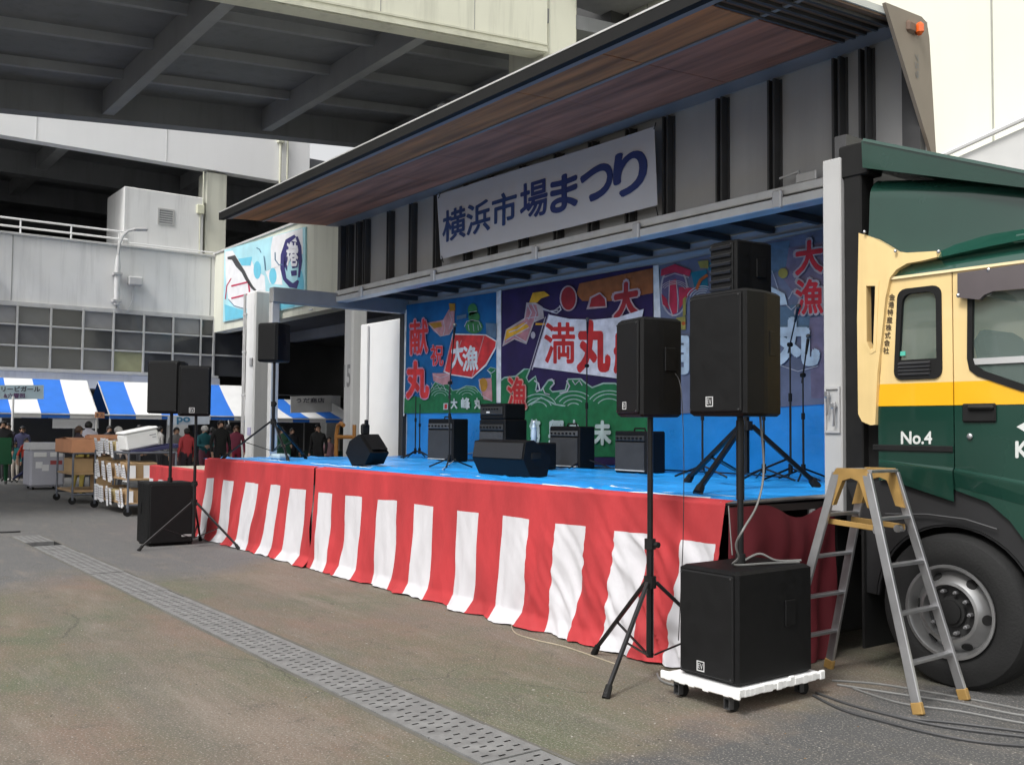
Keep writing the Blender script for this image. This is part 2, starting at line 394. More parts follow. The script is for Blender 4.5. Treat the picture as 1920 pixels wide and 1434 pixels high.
# windows: mullion rows, each bay a frame with three panes
ysM = [3.27, 4.30, 5.33, 6.33, 7.37, 8.40, 9.41, 10.45, 11.49, 12.51, 13.0]
zs = [3.52, 4.28, 4.98, 5.60]
gl = [glass_mat('dark window glass', (.05, .052, .055), .06), glass_mat('grey window glass', (.095, .097, .10), .1), M('pale window blind', (.25, .25, .25), .5, var=.05), M('yellowish blind', (.30, .30, .17), .5), M('green poster', (.03, .13, .08), .5), M('dim curtain', (.12, .12, .12), .6)]
pane_me = {}
def pane_mesh(wd, ht, mi):
    k = (round(wd, 2), round(ht, 2), mi)
    if k not in pane_me: pane_me[k] = MB().obox((0, 0, 0), (.012, wd, ht)).mesh('pane', gl[mi])
    return pane_me[k]
frame_me = {}
for i in range(-6, len(ysM)-1):
    y0, y1 = (ysM[i], ysM[i+1]) if i >= 0 else (ysM[0]+1.03*i, ysM[0]+1.03*(i+1))
    wd = y1-y0; key = round(wd, 2)
    if key not in frame_me:
        mb = MB()
        mb.obox((0, -wd/2, 1.06), (.10, .07, 2.16), None, .008); mb.obox((0, wd/2, 1.06), (.096, .07, 2.16), None, .008)
        for z in (0, .76, 1.46, 2.10): mb.obox((.002, 0, z), (.08, wd-.07, .06), None, .006)
        frame_me[key] = mb.mesh('window', fr)
    f = bpy.data.objects.new('window', frame_me[key]); COL.objects.link(f); f.parent = bld; f.location = (.02, (y0+y1)/2-YC, 3.5)
    for r in range(3):
        mi = 0 if random.random() < .6 else (1 if random.random() < .6 else 5)
        if r == 2 and i in (2, 5, 8, -1, -4): mi = 2
        if r == 0 and i == 6: mi = 3
        p = bpy.data.objects.new('pane', pane_mesh(wd-.08, zs[r+1]-zs[r]-.06, mi)); COL.objects.link(p); p.parent = f
        p.location = (-.02, 0, (zs[r]+zs[r+1])/2-3.5); p.rotation_euler = (0, random.uniform(-.02, .02), random.uniform(-.02, .02))
# lower end bay below the mural beam
mb = MB(); mb.box(XW-.06, XW+.04, 13.0, 13.06, 3.5, 5.1); mb.box(XW-.06, XW+.04, 14.3, 14.36, 3.5, 5.1); mb.box(XW-.05, XW+.03, 13.06, 14.3, 4.25, 4.31)
o = mb.build('window', fr, bld, True)
MB().box(XW-.03, XW-.015, 13.06, 14.3, 3.5, 5.1).build('pane', gl[0], o, True)
# railing on the parapet
mb = MB()
for z in (8.28, 8.55): mb.cyl((XW-.3, -40, z), (XW-.3, 9.9, z), .035, n=8)
mb.cyl((XW-.1, 9.9, 8.14), (XW-.1, YC, 8.14), .025, n=8)
mb.build('railing', whitep, bld, True)
ps = MB().cyl((0, 0, 0), (0, 0, .58), .03, n=8).mesh('railing_post', whitep)
for yy in np.arange(-8, 9.9, 1.6):
    o = bpy.data.objects.new('railing_post', ps); COL.objects.link(o); o.parent = bld; o.location = (-.3, yy-YC, 8.0)
# mural wing of the same building, facing the stage
wing = thing('market_annex', 'cream concrete annex wall at right angles to the window wall, carried on columns', 'building', (-25, YC, 0))
mb = MB(); mb.box(XW-.2, -19.5, YC, YC+.5, 5.12, 8.05); mb.build('wall', cream, wing, True)
mb = MB(); mb.box(XW-.1, -19.5, YC-.05, YC+.55, 8.05, 8.13, .01); mb.build('coping', M('grey coping', (.5, .5, .5), .6), wing, True)
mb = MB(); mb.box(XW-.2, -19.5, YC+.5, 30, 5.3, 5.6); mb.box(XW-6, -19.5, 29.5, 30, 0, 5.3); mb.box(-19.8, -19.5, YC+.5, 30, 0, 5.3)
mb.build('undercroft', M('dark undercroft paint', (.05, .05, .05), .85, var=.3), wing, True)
mb = MB()
for yy in (16, 19, 22): mb.box(XW, -19.8, yy, yy+.35, 4.95, 5.298)
mb.build('ceiling_beam', soffit, wing, True)
mb = MB()
for zz in (5.2, 7.9): mb.cyl((-27.6, YC-.06, zz), (-27.4, YC-.06, zz), .03, n=8)
mb.cyl((-27.2, YC-.1, 8.1), (-26.0, YC-.1, 8.25), .06, n=8); mb.build('drain_pipe', whitep, wing, True)

# ---------------------------------------------------------------- columns
col_paint = M('white column paint', (.86, .86, .85), .7, var=.05, scale=.8, stain=.25)
def column(x, y, wx, h, label, number=None):
    c = thing('concrete_column', label, 'column', (x, y, 0), 0, 'columns under the annex')
    MB().obox((0, 0, h/2), (wx, wx, h), None, .05).build('shaft', col_paint, c)
    MB().obox((0, 0, .3), (wx+.04, wx+.04, .6), None, .03).build('base', M('column base paint', (.5, .5, .49), .7, stain=.3), c)
    if number:
        mb = MB(); a = wx/2+.004
        put_text(mb, number, quadmap((-.19, -a, 2.72), (.17, -a, 2.72), (.17, -a, 3.3), (-.19, -a, 3.3)), offset=.02)
        mb.build('number', M('faded number paint', (.42, .42, .42), .8), c)
    return c
ca = onx(485, 700, -30.8)
c1 = column(-30.05, 12.4, .72, 5.95, 'tall white column with conduit pipe left of the dark rear speaker, beside the mural')
mb = MB(); mb.cyl((-.43, -.38, 0), (-.43, -.38, 5.9), .05, n=8); mb.cyl((-.30, -.40, .2), (-.30, -.40, 5.3), .025, n=8)
for z in (1.2, 2.6, 4.0, 5.2): mb.box(-.50, -.25, -.42, -.35, z, z+.05)
mb.build('conduit', M('grey conduit', (.55, .55, .55), .5, stain=.2), c1)
mb = MB(); mb.box(-.02, .24, -.38, -.362, 1.35, 1.6); mb.build('notice', M('violet notice', (.5, .48, .68), .8), c1)
MB().box(.1, .3, -.40, -.362, 3.55, 3.8).build('switch_box', alu_p, c1)
c2 = column(-23.75, 12.5, .47, 5.12, 'cream column painted with a faded number beside the open truck door', '15')
# pump-room box and its column on the roof
pb = thing('rooftop_plant_box', 'white concrete plant box with a small square vent on the parapet roof', 'plant box', (XW-.3, 11.4, 7.9))
MB().box(XW-2.6, XW-.35, 9.75, 12.65, 7.6, 10.22, .03).build('walls', white_c, pb, True)
MB().plate([(-.3, -.3), (.3, -.3), (.3, .3), (-.3, .3)], [[(-.24, -.24), (.24, -.24), (.24, .24), (-.24, .24)]], (XW-.32, 11.25, 9.3), (0, 1, 0), (0, 0, 1), .05).build('vent_frame', fr, pb, True)
mb = MB()
for k in range(6): mb.obox((XW-.345, 11.25, 9.09+.085*k), (.02, .48, .06), Matrix.Rotation(.5, 3, 'Y'))
mb.build('vent_slats', M('vent grey', (.32, .32, .32), .5), pb, True)
rc = thing('roof_column', 'cream pier with a junction box rising from the parapet to the upper bridge', 'column', (XW-.6, 13, 8))
MB().box(XW-1.3, XW-.4, 12.75, 13.55, 7.6, 11.25, .03).build('shaft', cream, rc, True)
mb = MB(); mb.obox((XW-.28, 12.5, 9.75), (.12, .28, .34), None, .02); mb.build('junction_box', M('ivory box', (.66, .66, .5), .5), rc, True)
mb = MB(); mb.cyl((XW-.3, 12.5, 8.0), (XW-.3, 12.5, 9.6), .025, n=6); mb.cyl((XW-.3, 12.6, 9.9), (XW-.3, 12.6, 11.2), .025, n=6); mb.build('conduit', M('ivory pipe', (.62, .62, .5), .5), rc, True)
# wall lamps on the parapet
def wall_lamp(y, label):
    l = thing('street_lamp', label, 'lamp', (XW+.2, y, 6.3), 0, 'lamps bracketed to the parapet')
    mb = MB(); mb.cyl((0, 0, -.45), (0, 0, .9), .1, n=12); mb.cyl((0, 0, .9), (0, 0, 1.3), .1, .06, n=12); mb.build('sleeve', M('lamp grey paint', (.62, .62, .62), .45), l)
    pts = [(0, 0, 1.3), (0, .04, 1.7), (.02, .14, 2.0), (.06, .30, 2.2), (.1, .5, 2.26)]
    MB().tube(pts, .05, 8).build('arm', alu_p, l)
    MB().obox((.12, .72, 2.29), (.2, .5, .12), Matrix.Rotation(.12, 3, 'X'), .05).build('lamp_head', M('lamp head grey', (.4, .4, .4), .4), l)
    mb = MB()
    for z in (-.35, .6): mb.box(-.21, .12, -.14, .14, z, z+.08)
    mb.build('bracket', alu_p, l)
    mb = MB(); mb.obox((-.05, .62, .45), (.25, .5, .32), None, .04); mb.tube([(-.1, .6, .28), (-.1, .55, -.3), (-.08, .4, -.62), (0, .2, -.68), (0, .02, -.5)], .018, 6); mb.build('ballast_box', M('lamp box grey', (.5, .5, .5), .5), l)
    return l
wall_lamp(9.45, 'grey bracket street lamp on the parapet left of the plant box')
wall_lamp(4.6, 'grey bracket street lamp cut by the left photo edge')
# mural board on the annex wall
mu = thing('painted_mural', 'pale blue seafood mural board with a fish and a dark round crest', 'mural', (-32, YC-.05, 5.4))
MY = YC-.06
def mp(x, y, off=0): return ony(400+x*200/1434, 420+y*200/1434, MY-off)
board = [mp(130, 1318), mp(1235, 1095), mp(1235, 40), mp(150, 350)]
MB().prism(board, (0, .05, 0)).build('board', M('mural pale blue', (.42, .72, .80), .6, var=.15, scale=1.2), mu, True)
def layer(name, col, polys, off, parent, f, rough=.65):
    mb = MB()
    for p in polys: mb.poly([f(x, y, off) for x, y in p])
    return mb.build(name, M(parent.name+name, col, rough, var=.06), parent, True)
def stroke(pts, wd):
    L = []; Rr = []
    for i, p in enumerate(pts):
        a = Vector(pts[max(i-1, 0)]); b = Vector(pts[min(i+1, len(pts)-1)]); d = (b-a).normalized(); nn = Vector((-d.y, d.x)); q = Vector(p)
        ww = wd[i] if isinstance(wd, (list, tuple)) else wd
        L.append(tuple(q+nn*ww/2)); Rr.append(tuple(q-nn*ww/2))
    return L+Rr[::-1]
def ell(cx, cy, rx, ry, n=22, rot=0): return [(cx+rx*math.cos(t)*math.cos(rot)-ry*math.sin(t)*math.sin(rot), cy+rx*math.cos(t)*math.sin(rot)+ry*math.sin(t)*math.cos(rot)) for t in [2*PI*i/n for i in range(n)]]
layer('white_paint', (.8, .8, .82), [[(160, 370), (260, 360), (330, 470), (520, 500), (560, 620), (690, 700), (710, 1000), (560, 1060), (430, 1150), (300, 1120), (200, 1010), (165, 700)], [(800, 170), (1200, 60), (1205, 400), (900, 560), (780, 620), (770, 330)], [(700, 640), (900, 560), (930, 820), (760, 800)]], .004, mu, mp)
layer('blue_paint', (.16, .55, .72), [ell(800, 700, 50, 110), ell(590, 620, 50, 120), [(330, 470), (520, 440), (500, 560), (380, 560)], [(150, 1080), (300, 1130), (430, 1170), (435, 1250), (160, 1300)], ell(1170, 820, 45, 200), [(880, 1000), (1130, 980), (1090, 1110), (880, 1150)]], .008, mu, mp)
layer('navy_paint', (.035, .03, .16), [stroke([(1100, 160), (1000, 230), (945, 420), (930, 600), (960, 740), (1040, 820), (1100, 830), (1140, 760)], [40, 70, 80, 60, 50, 70, 90, 30]), stroke([(1120, 170), (1160, 300), (1170, 500), (1150, 720)], [30, 45, 45, 25]), [(1050, 230), (1150, 250), (1140, 320), (1060, 320)], [(1020, 360), (1150, 370), (1150, 450), (1130, 580), (1060, 600), (1020, 420)], [(1040, 630), (1120, 620), (1120, 690), (1050, 700)], [(950, 450), (1000, 440), (990, 640), (955, 560)]], .012, mu, mp)
layer('fish_back', (.05, .05, .055), [stroke([(190, 460), (270, 450), (330, 550), (400, 640), (450, 740), (520, 850), (600, 930), (680, 905)], [30, 75, 70, 48, 45, 36, 28, 8])], .012, mu, mp)
layer('red_line', (.5, .03, .09), [stroke([(240, 835), (465, 780)], 22), stroke([(240, 1000), (480, 940)], 22), stroke([(470, 780), (490, 940)], 20), stroke([(160, 1010), (180, 830), (240, 730)], 12)], .012, mu, mp)
layer('outline', (.1, .2, .3), [stroke([(830, 380), (830, 480), (880, 550), (930, 545)], 14), stroke([(580, 320), (620, 340), (640, 385)], 12), stroke([(680, 430), (690, 520), (700, 620)], 14), stroke([(200, 1010), (280, 1100), (420, 1140)], 10)], .014, mu, mp)
mb = MB()
for (cx, cy, rx, ry) in ((1060, 560, 0, 0),):
    pass
put_text(mb, '港', lambda u, v: mp(985+150*u, 560-300*v, .016), offset=.03)
mb.build('crest_character', M('crest white', (.75, .75, .8), .6), mu, True)

# ---------------------------------------------------------------- ramp bridge overhead (level across, rising along +Y)
RZ = lambda y: 10.58+.092*(y-14.38)
ramp = thing('road_ramp', 'elevated road ramp with a cream fascia and a dark beamed underside', 'bridge', (-23, 5, 10))
Y0r, Y1r = -30, 27.0
def slope_box(mb, x0, x1, y0, y1, dz0, dz1, mi=0):
    vs = [(x, y, RZ(y)+d) for x in (x0, x1) for y in (y0, y1) for d in (dz0, dz1)]
    mb.add(vs, [(0, 1, 3, 2), (4, 6, 7, 5), (0, 4, 5, 1), (2, 3, 7, 6), (0, 2, 6, 4), (1, 5, 7, 3)], mi)
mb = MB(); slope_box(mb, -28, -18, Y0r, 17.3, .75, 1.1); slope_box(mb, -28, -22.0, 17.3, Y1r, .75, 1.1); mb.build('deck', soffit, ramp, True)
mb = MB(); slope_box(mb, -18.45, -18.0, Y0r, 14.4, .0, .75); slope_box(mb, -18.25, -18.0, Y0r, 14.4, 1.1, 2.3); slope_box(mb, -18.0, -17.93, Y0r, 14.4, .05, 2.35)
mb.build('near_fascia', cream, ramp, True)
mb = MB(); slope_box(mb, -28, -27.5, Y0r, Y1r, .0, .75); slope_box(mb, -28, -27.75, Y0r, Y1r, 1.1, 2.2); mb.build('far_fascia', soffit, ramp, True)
mb = MB(); slope_box(mb, -28.1, -28.0, Y0r, Y1r, .12, .2); slope_box(mb, -17.93, -17.90, Y0r, 14.4, .0, .09); slope_box(mb, -17.93, -17.9, Y0r, 14.4, .16, .2); mb.build('drip_rail', M('drip rail', (.55, .55, .46), .5, stain=.2), ramp, True)
for yb in (-11.5, -7, -2.5, 2.3, 6.9, 11.4, 15.9, 20.4, 24.9):
    mb = MB(); slope_box(mb, -27.5, -18.45 if yb < 14 else (-19.7 if yb < 17 else -22), yb-.15, yb+.15, .1, .75); mb.build('cross_beam', beamgrey, ramp, True)
for xb in (-25.6, -23.1, -20.7):
    for (a, b) in ((-7, -2.5), (-2.5, 2.3), (2.3, 6.9), (6.9, 11.4), (11.4, 15.9), (15.9, 20.4), (20.4, 24.9)):
        if b > 17 and xb > -22.5: continue
        mb = MB(); slope_box(mb, xb-.07, xb+.07, a+.15, b-.15, .52, .75); mb.build('stringer', beamgrey, ramp, True)
mb = MB()
for y in (-6, 0, 6, 9.9, 12.3): mb.box(-17.932, -17.926, y-.01, y+.01, RZ(y)+.2, RZ(y)+2.2)
mb.build('panel_joint', M('sealant grey', (.3, .3, .29), .8), ramp, True)
# speaker / lamp fitting hung under the ramp
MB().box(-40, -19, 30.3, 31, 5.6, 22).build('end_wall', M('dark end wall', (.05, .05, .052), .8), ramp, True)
for (xx, yy) in ((-27.3, 15.6),): MB().box(xx-.5, xx+.5, yy-.5, yy+.5, 8.2, RZ(yy)+.3, .05).build('ramp_column', beamgrey, ramp, True)
lq = onz(838, 203, 11.25)
lf = thing('soffit_lamp', 'round white lamp fitting hanging under the ramp beams', 'lamp', tuple(lq+Vector((0, 0, .2))))
mb = MB(); mb.lathe((0, 0, -.35), (0, 0, 1), [(.05, .0), (.28, .05), (.3, .2), (.2, .3), (.06, .33)], 18); mb.build('shade', whitep, lf)
MB().cyl((0, 0, -.05), (0, 0, RZ(lq.y)+.75-lq.z-.2), .03, n=8).build('stem', whitep, lf)
# pier tower where the ramp meets the tall building
pier = thing('ramp_pier', 'cream concrete pier at the end of the ramp fascia', 'pier', (-18.6, 15, 0))
MB().box(-19.6, -17.97, 14.42, 15.45, 0, 14.5, .12).build('shaft', cream, pier, True)
MB().box(-19.4, -17.0, 14.7, 17.9, 12.75, 13.6, .03).build('head_beam', M('shade grey beam', (.3, .3, .3), .8), pier, True)
tw = thing('tall_building', 'tall cream panelled building behind the truck with faint vertical joints', 'building', (0, 18, 0))
MB().box(-18.9, 40, 18, 24, 0, 32).build('wall', cream2, tw, True)
MB().box(-21.9, -18.95, 17.4, 24, 8.2, 32).build('recess_shade_block', M('recess shade panel', (.06, .06, .06), .8, var=.1), tw, True)  # dark colour stands in for the shade of an open recess
mb = MB()
for xx in (-18.2, -13.6, -9.1, -4.6, -.1, 4.4): mb.box(xx-.016, xx+.016, 17.985, 18.0, 0, 32)
mb.build('panel_joint', M('wall joint grey', (.34, .34, .30), .8), tw, True)  # thin grey strips marking the panel joints
a, b = ony(1775, 288, 17.3), ony(1940, 213, 17.3)
d = (b-a)
a2, b2 = a-d*.35, b+d*1.5
st = thing('outside_stair', 'pale outside stair flank with a white handrail above the green cab', 'stair', tuple(a))
MB().cyl(a2, b2, .055, n=8).build('handrail', whitep, st, True)
MB().prism([a2-Vector((0, -.1, .12)), b2-Vector((0, -.1, .12)), b2-Vector((0, -.1, 4.5)), a2-Vector((0, -.1, 1.2))], (0, .5, 0)).build('stair_flank', M('pale lavender panel', (.56, .56, .55), .5, var=.04), st, True)

# ---------------------------------------------------------------- second, level bridge behind
XB = -36.3
br = thing('upper_bridge', 'bright white bridge girder behind the ramp with a dark beamed underside', 'bridge', (-44, 5, 11))
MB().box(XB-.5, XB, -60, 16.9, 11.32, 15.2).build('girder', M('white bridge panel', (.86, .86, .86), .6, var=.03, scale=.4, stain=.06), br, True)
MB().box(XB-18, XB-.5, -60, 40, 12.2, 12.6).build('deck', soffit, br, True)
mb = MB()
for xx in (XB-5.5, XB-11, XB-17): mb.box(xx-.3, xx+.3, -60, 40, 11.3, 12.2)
mb.build('girder_inner', soffit, br, True)
for yb in np.arange(-20, 38, 5.6):
    MB().box(XB-16.7, XB-.5, yb-.2, yb+.2, 11.6, 12.2).build('cross_beam', beamgrey, br, True)
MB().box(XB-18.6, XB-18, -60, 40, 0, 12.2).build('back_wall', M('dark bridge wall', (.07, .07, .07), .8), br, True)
mb = MB()
for y in (-2, 2.4, 6.8, 11.2, 15.9): mb.box(XB, XB+.012, y-.015, y+.015, 11.35, 15.2)
mb.build('panel_joint', M('pale joint', (.6, .6, .6), .7), br, True)
mb = MB(); mb.cyl((XB+.1, 15.6, 11.0), (XB+.1, 15.6, 12.9), .05, n=8); mb.obox((XB+.1, 15.6, 12.95), (.2, .26, .3), None, .03); mb.cyl((XB+.1, 15.9, 11.4), (XB+.1, 15.9, 13.4), .04, n=8)
mb.build('floodlight_post', M('ivory pipe', (.62, .62, .5), .5), br, True)
# ================================================================== WING TRUCK
TX0, TX1, TY0, TY1, ZB = -14.66, -4.38, 6.2, 8.72, 1.15
tr = thing('wing_truck', 'green and yellow cab truck with its box wing opened upward as a stage roof', 'truck', (-4.38, 7.45, 0))
green = M('dark green truck paint', (.008, .040, .028), .25, var=.15, scale=1.2, coat=.4, spec=.4)
green_l = M('sky lit green paint', (.013, .062, .044), .16, var=.08, scale=1.5, coat=1, spec=.6)  # lighter copy of the green, standing in for sky reflected on roof and deflector
yel = M('cream yellow truck paint', (.78, .58, .27), .3, var=.05, coat=.6, stain=.22)
yel2 = M('amber stripe paint', (.80, .43, .015), .3, var=.03, coat=.4)
body_g = M('grey body skin', (.36, .36, .36), .5, var=.06, scale=2, stain=.2)
body_l = M('pale body rail', (.56, .56, .55), .4, .2, var=.07, scale=6, stain=.2)
dark_g = M('dark grey steel', (.045, .045, .047), .5, var=.15, scale=5)
ply = M('brown plywood lining', (.42, .165, .055), .6, var=.5, scale=2, stretch=(.35, 4, 4), bump=.05)
ply2 = M('reddish plywood lining', (.37, .145, .085), .6, var=.45, scale=2, stretch=(.35, 4, 4))
HY = 7.45
P = lambda mb, name, mat, parent=tr, **k: mb.build(name, mat, parent, True, **k)
# cargo bed and chassis
P(MB().box(TX0, TX1, TY0, TY1, 1.0, 1.12), 'cargo_bed', dark_g)
mb = MB(); mb.box(TX0, -2.2, 7.0, 7.1, .72, 1.0); mb.box(TX0, -2.2, 7.8, 7.9, .72, 1.0)
for x in np.arange(-14.4, -4.4, .6): mb.box(x, x+.06, 6.3, 8.6, .86, .99)
P(mb, 'chassis', dark_g)
P(MB().box(-5.9, -4.75, 6.5, 7.0, .45, .9, .05), 'fuel_tank', M('tank grey', (.1, .1, .1), .4, .5))
P(MB().box(-5.0, -4.42, 6.32, 8.3, .14, .98, .03), 'under_bed_blocker', rubber)  # box stretched across as added occlusion, keeps the space under the bed dark
# front bulkhead, posts, rear portal
P(MB().box(-4.40, -4.30, TY0+.12, TY1, 1.12, 3.86), 'bulkhead', dark_g)
po = P(MB().box(-4.425, -4.27, TY0, TY0+.13, 1.06, 3.66, .008), 'front_post', M('front post paint', (.44, .44, .435), .45, var=.05, stain=.15))
P(MB().box(-4.30, -4.05, TY0+.02, TY0+.2, 3.5, 3.74, .01), 'post_cap', rubber)
P(MB().box(-4.265, -4.12, TY0+.03, TY0+.2, .95, 3.55, .01), 'side_seal', rubber)
la = ony(1562, 768, TY0)
lt = P(MB().plate([(-.065, -.17), (.065, -.17), (.065, .17), (-.065, .17)], [[(-.05, -.15), (.05, -.15), (.05, .15), (-.05, .15)]], la-Vector((0, .014, 0)), (1, 0, 0), (0, 0, 1), .012), 'latch_recess', alu_p)
for k, (dx, dz) in enumerate(((-.03, .08), (.025, -.0))):
    mb = MB(); c = la+Vector((dx, -.03, dz)); mb.tube([c+Vector((0, 0, .05)), c+Vector((.012, -.01, .03)), c+Vector((.012, -.01, -.05)), c+Vector((0, 0, -.12))], .008, 6)
    mb.obox(c+Vector((0, .0, .03)), (.04, .03, .05), None, .008); P(mb, 'latch_hook', alu, lt)
P(MB().box(TX0-.06, TX0+.07, TY0, TY0+.13, 1.1, 3.6, .008), 'rear_post', body_l)
P(MB().box(TX0-.06, TX0+.07, TY1-.13, TY1, 1.1, 3.6, .008), 'rear_post', dark_g)
P(MB().box(TX0-.06, TX0+.1, TY0, TY1, 3.60, 3.84, .01), 'rear_header', M('header grey', (.30, .30, .30), .5, var=.1, stain=.2))
mb = MB(); mb.box(TX0-.065, TX0-.055, TY0+1.0, TY1, 3.61, 3.66); P(mb, 'header_trim', body_l)
dx0 = ony(677, 700, TY1).x
rd = P(MB().box(dx0, TX0-.07, TY1-.02, TY1+.03, 1.1, 3.55, .01), 'rear_door', M('white door skin', (.74, .74, .74), .45, var=.03, stain=.08))
mb = MB(); mb.cyl((dx0+.35, TY1-.05, 1.1), (dx0+.35, TY1-.05, 3.5), .018, n=8); P(mb, 'lock_rod', alu_p, rd)
P(MB().box(TX0-.09, TX0-.02, TY1-.05, TY1+.05, 1.1, 3.56), 'door_seal', rubber, rd)
# far side wall with its rails
P(MB().box(TX0, TX1, TY1-.05, TY1, 1.12, 3.86), 'side_wall', M('pale blue grey lining', (.40, .45, .52), .5, var=.05))
P(MB().box(TX0+.1, TX1-.1, TY1-.09, TY1-.052, 3.62, 3.76), 'side_rail', M('pale blue rail', (.36, .44, .52), .45, var=.05))
# closed far half of the roof: lining and ribs
P(MB().box(TX0, TX1, HY+.06, TY1, 3.87, 3.93), 'roof_lining', M('roof lining grey', (.07, .07, .07), .5, var=.1))
ribm = MB().obox((0, 0, 0), (.07, TY1-HY-.2, .07)).mesh('roof_rib', dark_g)
for x in np.arange(TX0+.4, TX1, .62):
    o = bpy.data.objects.new('roof_rib', ribm); COL.objects.link(o); o.parent = tr; o.location = (x+4.38, (HY+.06+TY1)/2-7.45, 3.83)
# centre rails with clamps
mb = MB(); mb.box(TX0, TX1, HY-.13, HY+.06, 3.80, 3.88, .006); mb.box(TX0, TX1, HY-.16, HY+.04, 3.69, 3.775, .006); P(mb, 'centre_rail', body_l)
mb = MB(); mb.box(TX0, TX1, HY-.10, HY+.05, 3.775, 3.80); P(mb, 'rail_gap', dark_g)
cl = MB().obox((0, 0, 0), (.10, .05, .17), None, .012).mesh('rail_clamp', alu_p)
for px in (680, 815, 1005, 1195, 1460):
    x = ony(px, 440, HY-.15).x; o = bpy.data.objects.new('rail_clamp', cl); COL.objects.link(o); o.parent = tr; o.location = (x+4.38, HY-.165-7.45, 3.76)
# opened wing: upright roof half, ribs
wg = P(MB().box(TX0+.02, TX1+.02, HY+.06, HY+.12, 3.88, 5.0), 'wing_roof_panel', body_g)
ribx = [-14.72, -14.43, -14.12, -13.87, -13.11, -12.45, -11.77, -11.0, -10.42, -9.75, -9.06, -8.43, -7.81, -7.24, -6.5, -5.86, -5.15, -4.88]
rb = MB(); rb.obox((-.032, -.045, 0), (.022, .09, 1.08)); rb.obox((.032, -.045, 0), (.022, .09, 1.08)); rb.obox((0, -.012, 0), (.042, .02, 1.08)); rb.obox((-.055, -.006, 0), (.024, .01, 1.08)); rb.obox((.055, -.006, 0), (.024, .01, 1.08))
rbm = rb.mesh('wing_rib', M('rib steel', (.05, .05, .051), .5, var=.2))
for x in ribx:
    o = bpy.data.objects.new('wing_rib', rbm); COL.objects.link(o); o.parent = tr; o.location = (x+4.38, HY+.058-7.45, 4.42)
for q_ in ((TX1-.14, TX1+.02, HY-.02, HY+.06, 3.88, 5.0), (TX0+.02, TX0+.12, HY-.1, HY+.06, 3.882, 5.0)): P(MB().box(*q_), 'wing_end_frame', dark_g)
# opened wing: side half held out level, plywood on its underside
ang = math.atan2(4.97-4.84, 7.42-5.42)
def wz(y): return 4.84+(y-5.42)*math.tan(ang)
def wslab(mb, x0, x1, y0, y1, d0, d1, mi=0):
    vs = [(x, y, wz(y)+d) for x in (x0, x1) for y in (y0, y1) for d in (d0, d1)]
    return mb.add(vs, [(0, 1, 3, 2), (4, 6, 7, 5), (0, 4, 5, 1), (2, 3, 7, 6), (0, 2, 6, 4), (1, 5, 7, 3)], mi)
ws = P(wslab(MB(), TX0, TX1+.02, 5.40, 7.56, .02, .075), 'wing_side_panel', M('wing outer skin', (.6, .62, .6), .4, var=.03))
P(wslab(wslab(MB(), TX0-.01, TX1+.03, 5.34, 5.42, -.035, .07), TX0-.01, TX1+.03, 5.36, 5.40, .072, .09), 'edge_seal', rubber, ws)
P(wslab(MB(), TX0-.01, TX1+.03, 5.335, 5.352, .074, .09), 'edge_trim', body_l, ws)
P(wslab(wslab(wslab(MB(), TX0, TX1, 7.13, 7.42, -.012, .02), TX0, TX1, 5.42, 5.53, -.012, .02), TX0, TX1, 6.02, 6.07, -.016, .02), 'lining_rail', M('lining rail grey', (.26, .25, .25), .45, .3, var=.08, stain=.2), ws)
nsh = 8; L = (TX1-.55-TX0)/nsh
for i in range(nsh):
    for (a, b) in ((5.53, 6.02), (6.07, 7.13)):
        P(wslab(MB(), TX0+i*L+.004, TX0+(i+1)*L-.004, a+.003, b-.003, -.004+random.uniform(-.002, .002), .018), 'plywood_sheet', ply if (i*3+int(a)) % 3 else ply2, ws)
P(wslab(MB(), TX1-.55, TX1, 5.53, 7.13, .004, .02), 'end_lining', M('brown end lining', (.20, .12, .08), .5), ws)
em = wslab(MB(), -.014, .014, 5.53, 7.13, -.025, .004).xf(Matrix.Translation((0, -7.45, 0))).mesh('end_rib', dark_g)
for k in range(5):
    o = bpy.data.objects.new('end_rib', em); COL.objects.link(o); o.parent = tr; o.location = (-.07-.105*k, 0, 0)
beige = M('beige wing end plate', (.235, .195, .155), .5, var=.05, stain=.15)
gp = P(MB().prism([(TX1+.02, 6.9, 5.03), (TX1+.02, 7.42, 5.05), (TX1+.02, 7.5, 5.02), (TX1+.02, 7.535, 4.9), (TX1+.02, 7.62, 3.92), (TX1+.02, 7.56, 3.92)], (.03, 0, 0)), 'wing_end_plate', beige)
mb = MB(); ml = onx(1712, 54, TX1+.05); mb.obox(ml+Vector((.0, -.04, 0)), (.05, .12, .10), None, .02); P(mb, 'lamp_base', M('lamp base brown', (.16, .10, .07), .5), gp)
P(MB().obox(ml+Vector((.03, .045, .0)), (.075, .06, .11), None, .025), 'marker_lamp', M('orange lamp lens', (.75, .13, .02), .2, coat=.5), gp)
mb = MB(); hh = onx(1716, 118, TX1+.054); put_text(mb, '759', lambda u, v: hh+Vector((0, .0+.05*v, .08-.2*u))); P(mb, 'plate_marking', M('faint mark', (.2, .2, .2), .7), gp)
# folded rods on the upright panel near the front
mb = MB(); a_, b_ = ony(1462, 335, HY-.05), ony(1498, 322, HY-.05)
mb.tube([a_, b_, ony(1494, 345, HY-.05)], .012, 6); c_ = ony(1512, 332, HY-.05); mb.obox(c_, (.22, .03, .09), None, .01); P(mb, 'wing_lock', alu_p)
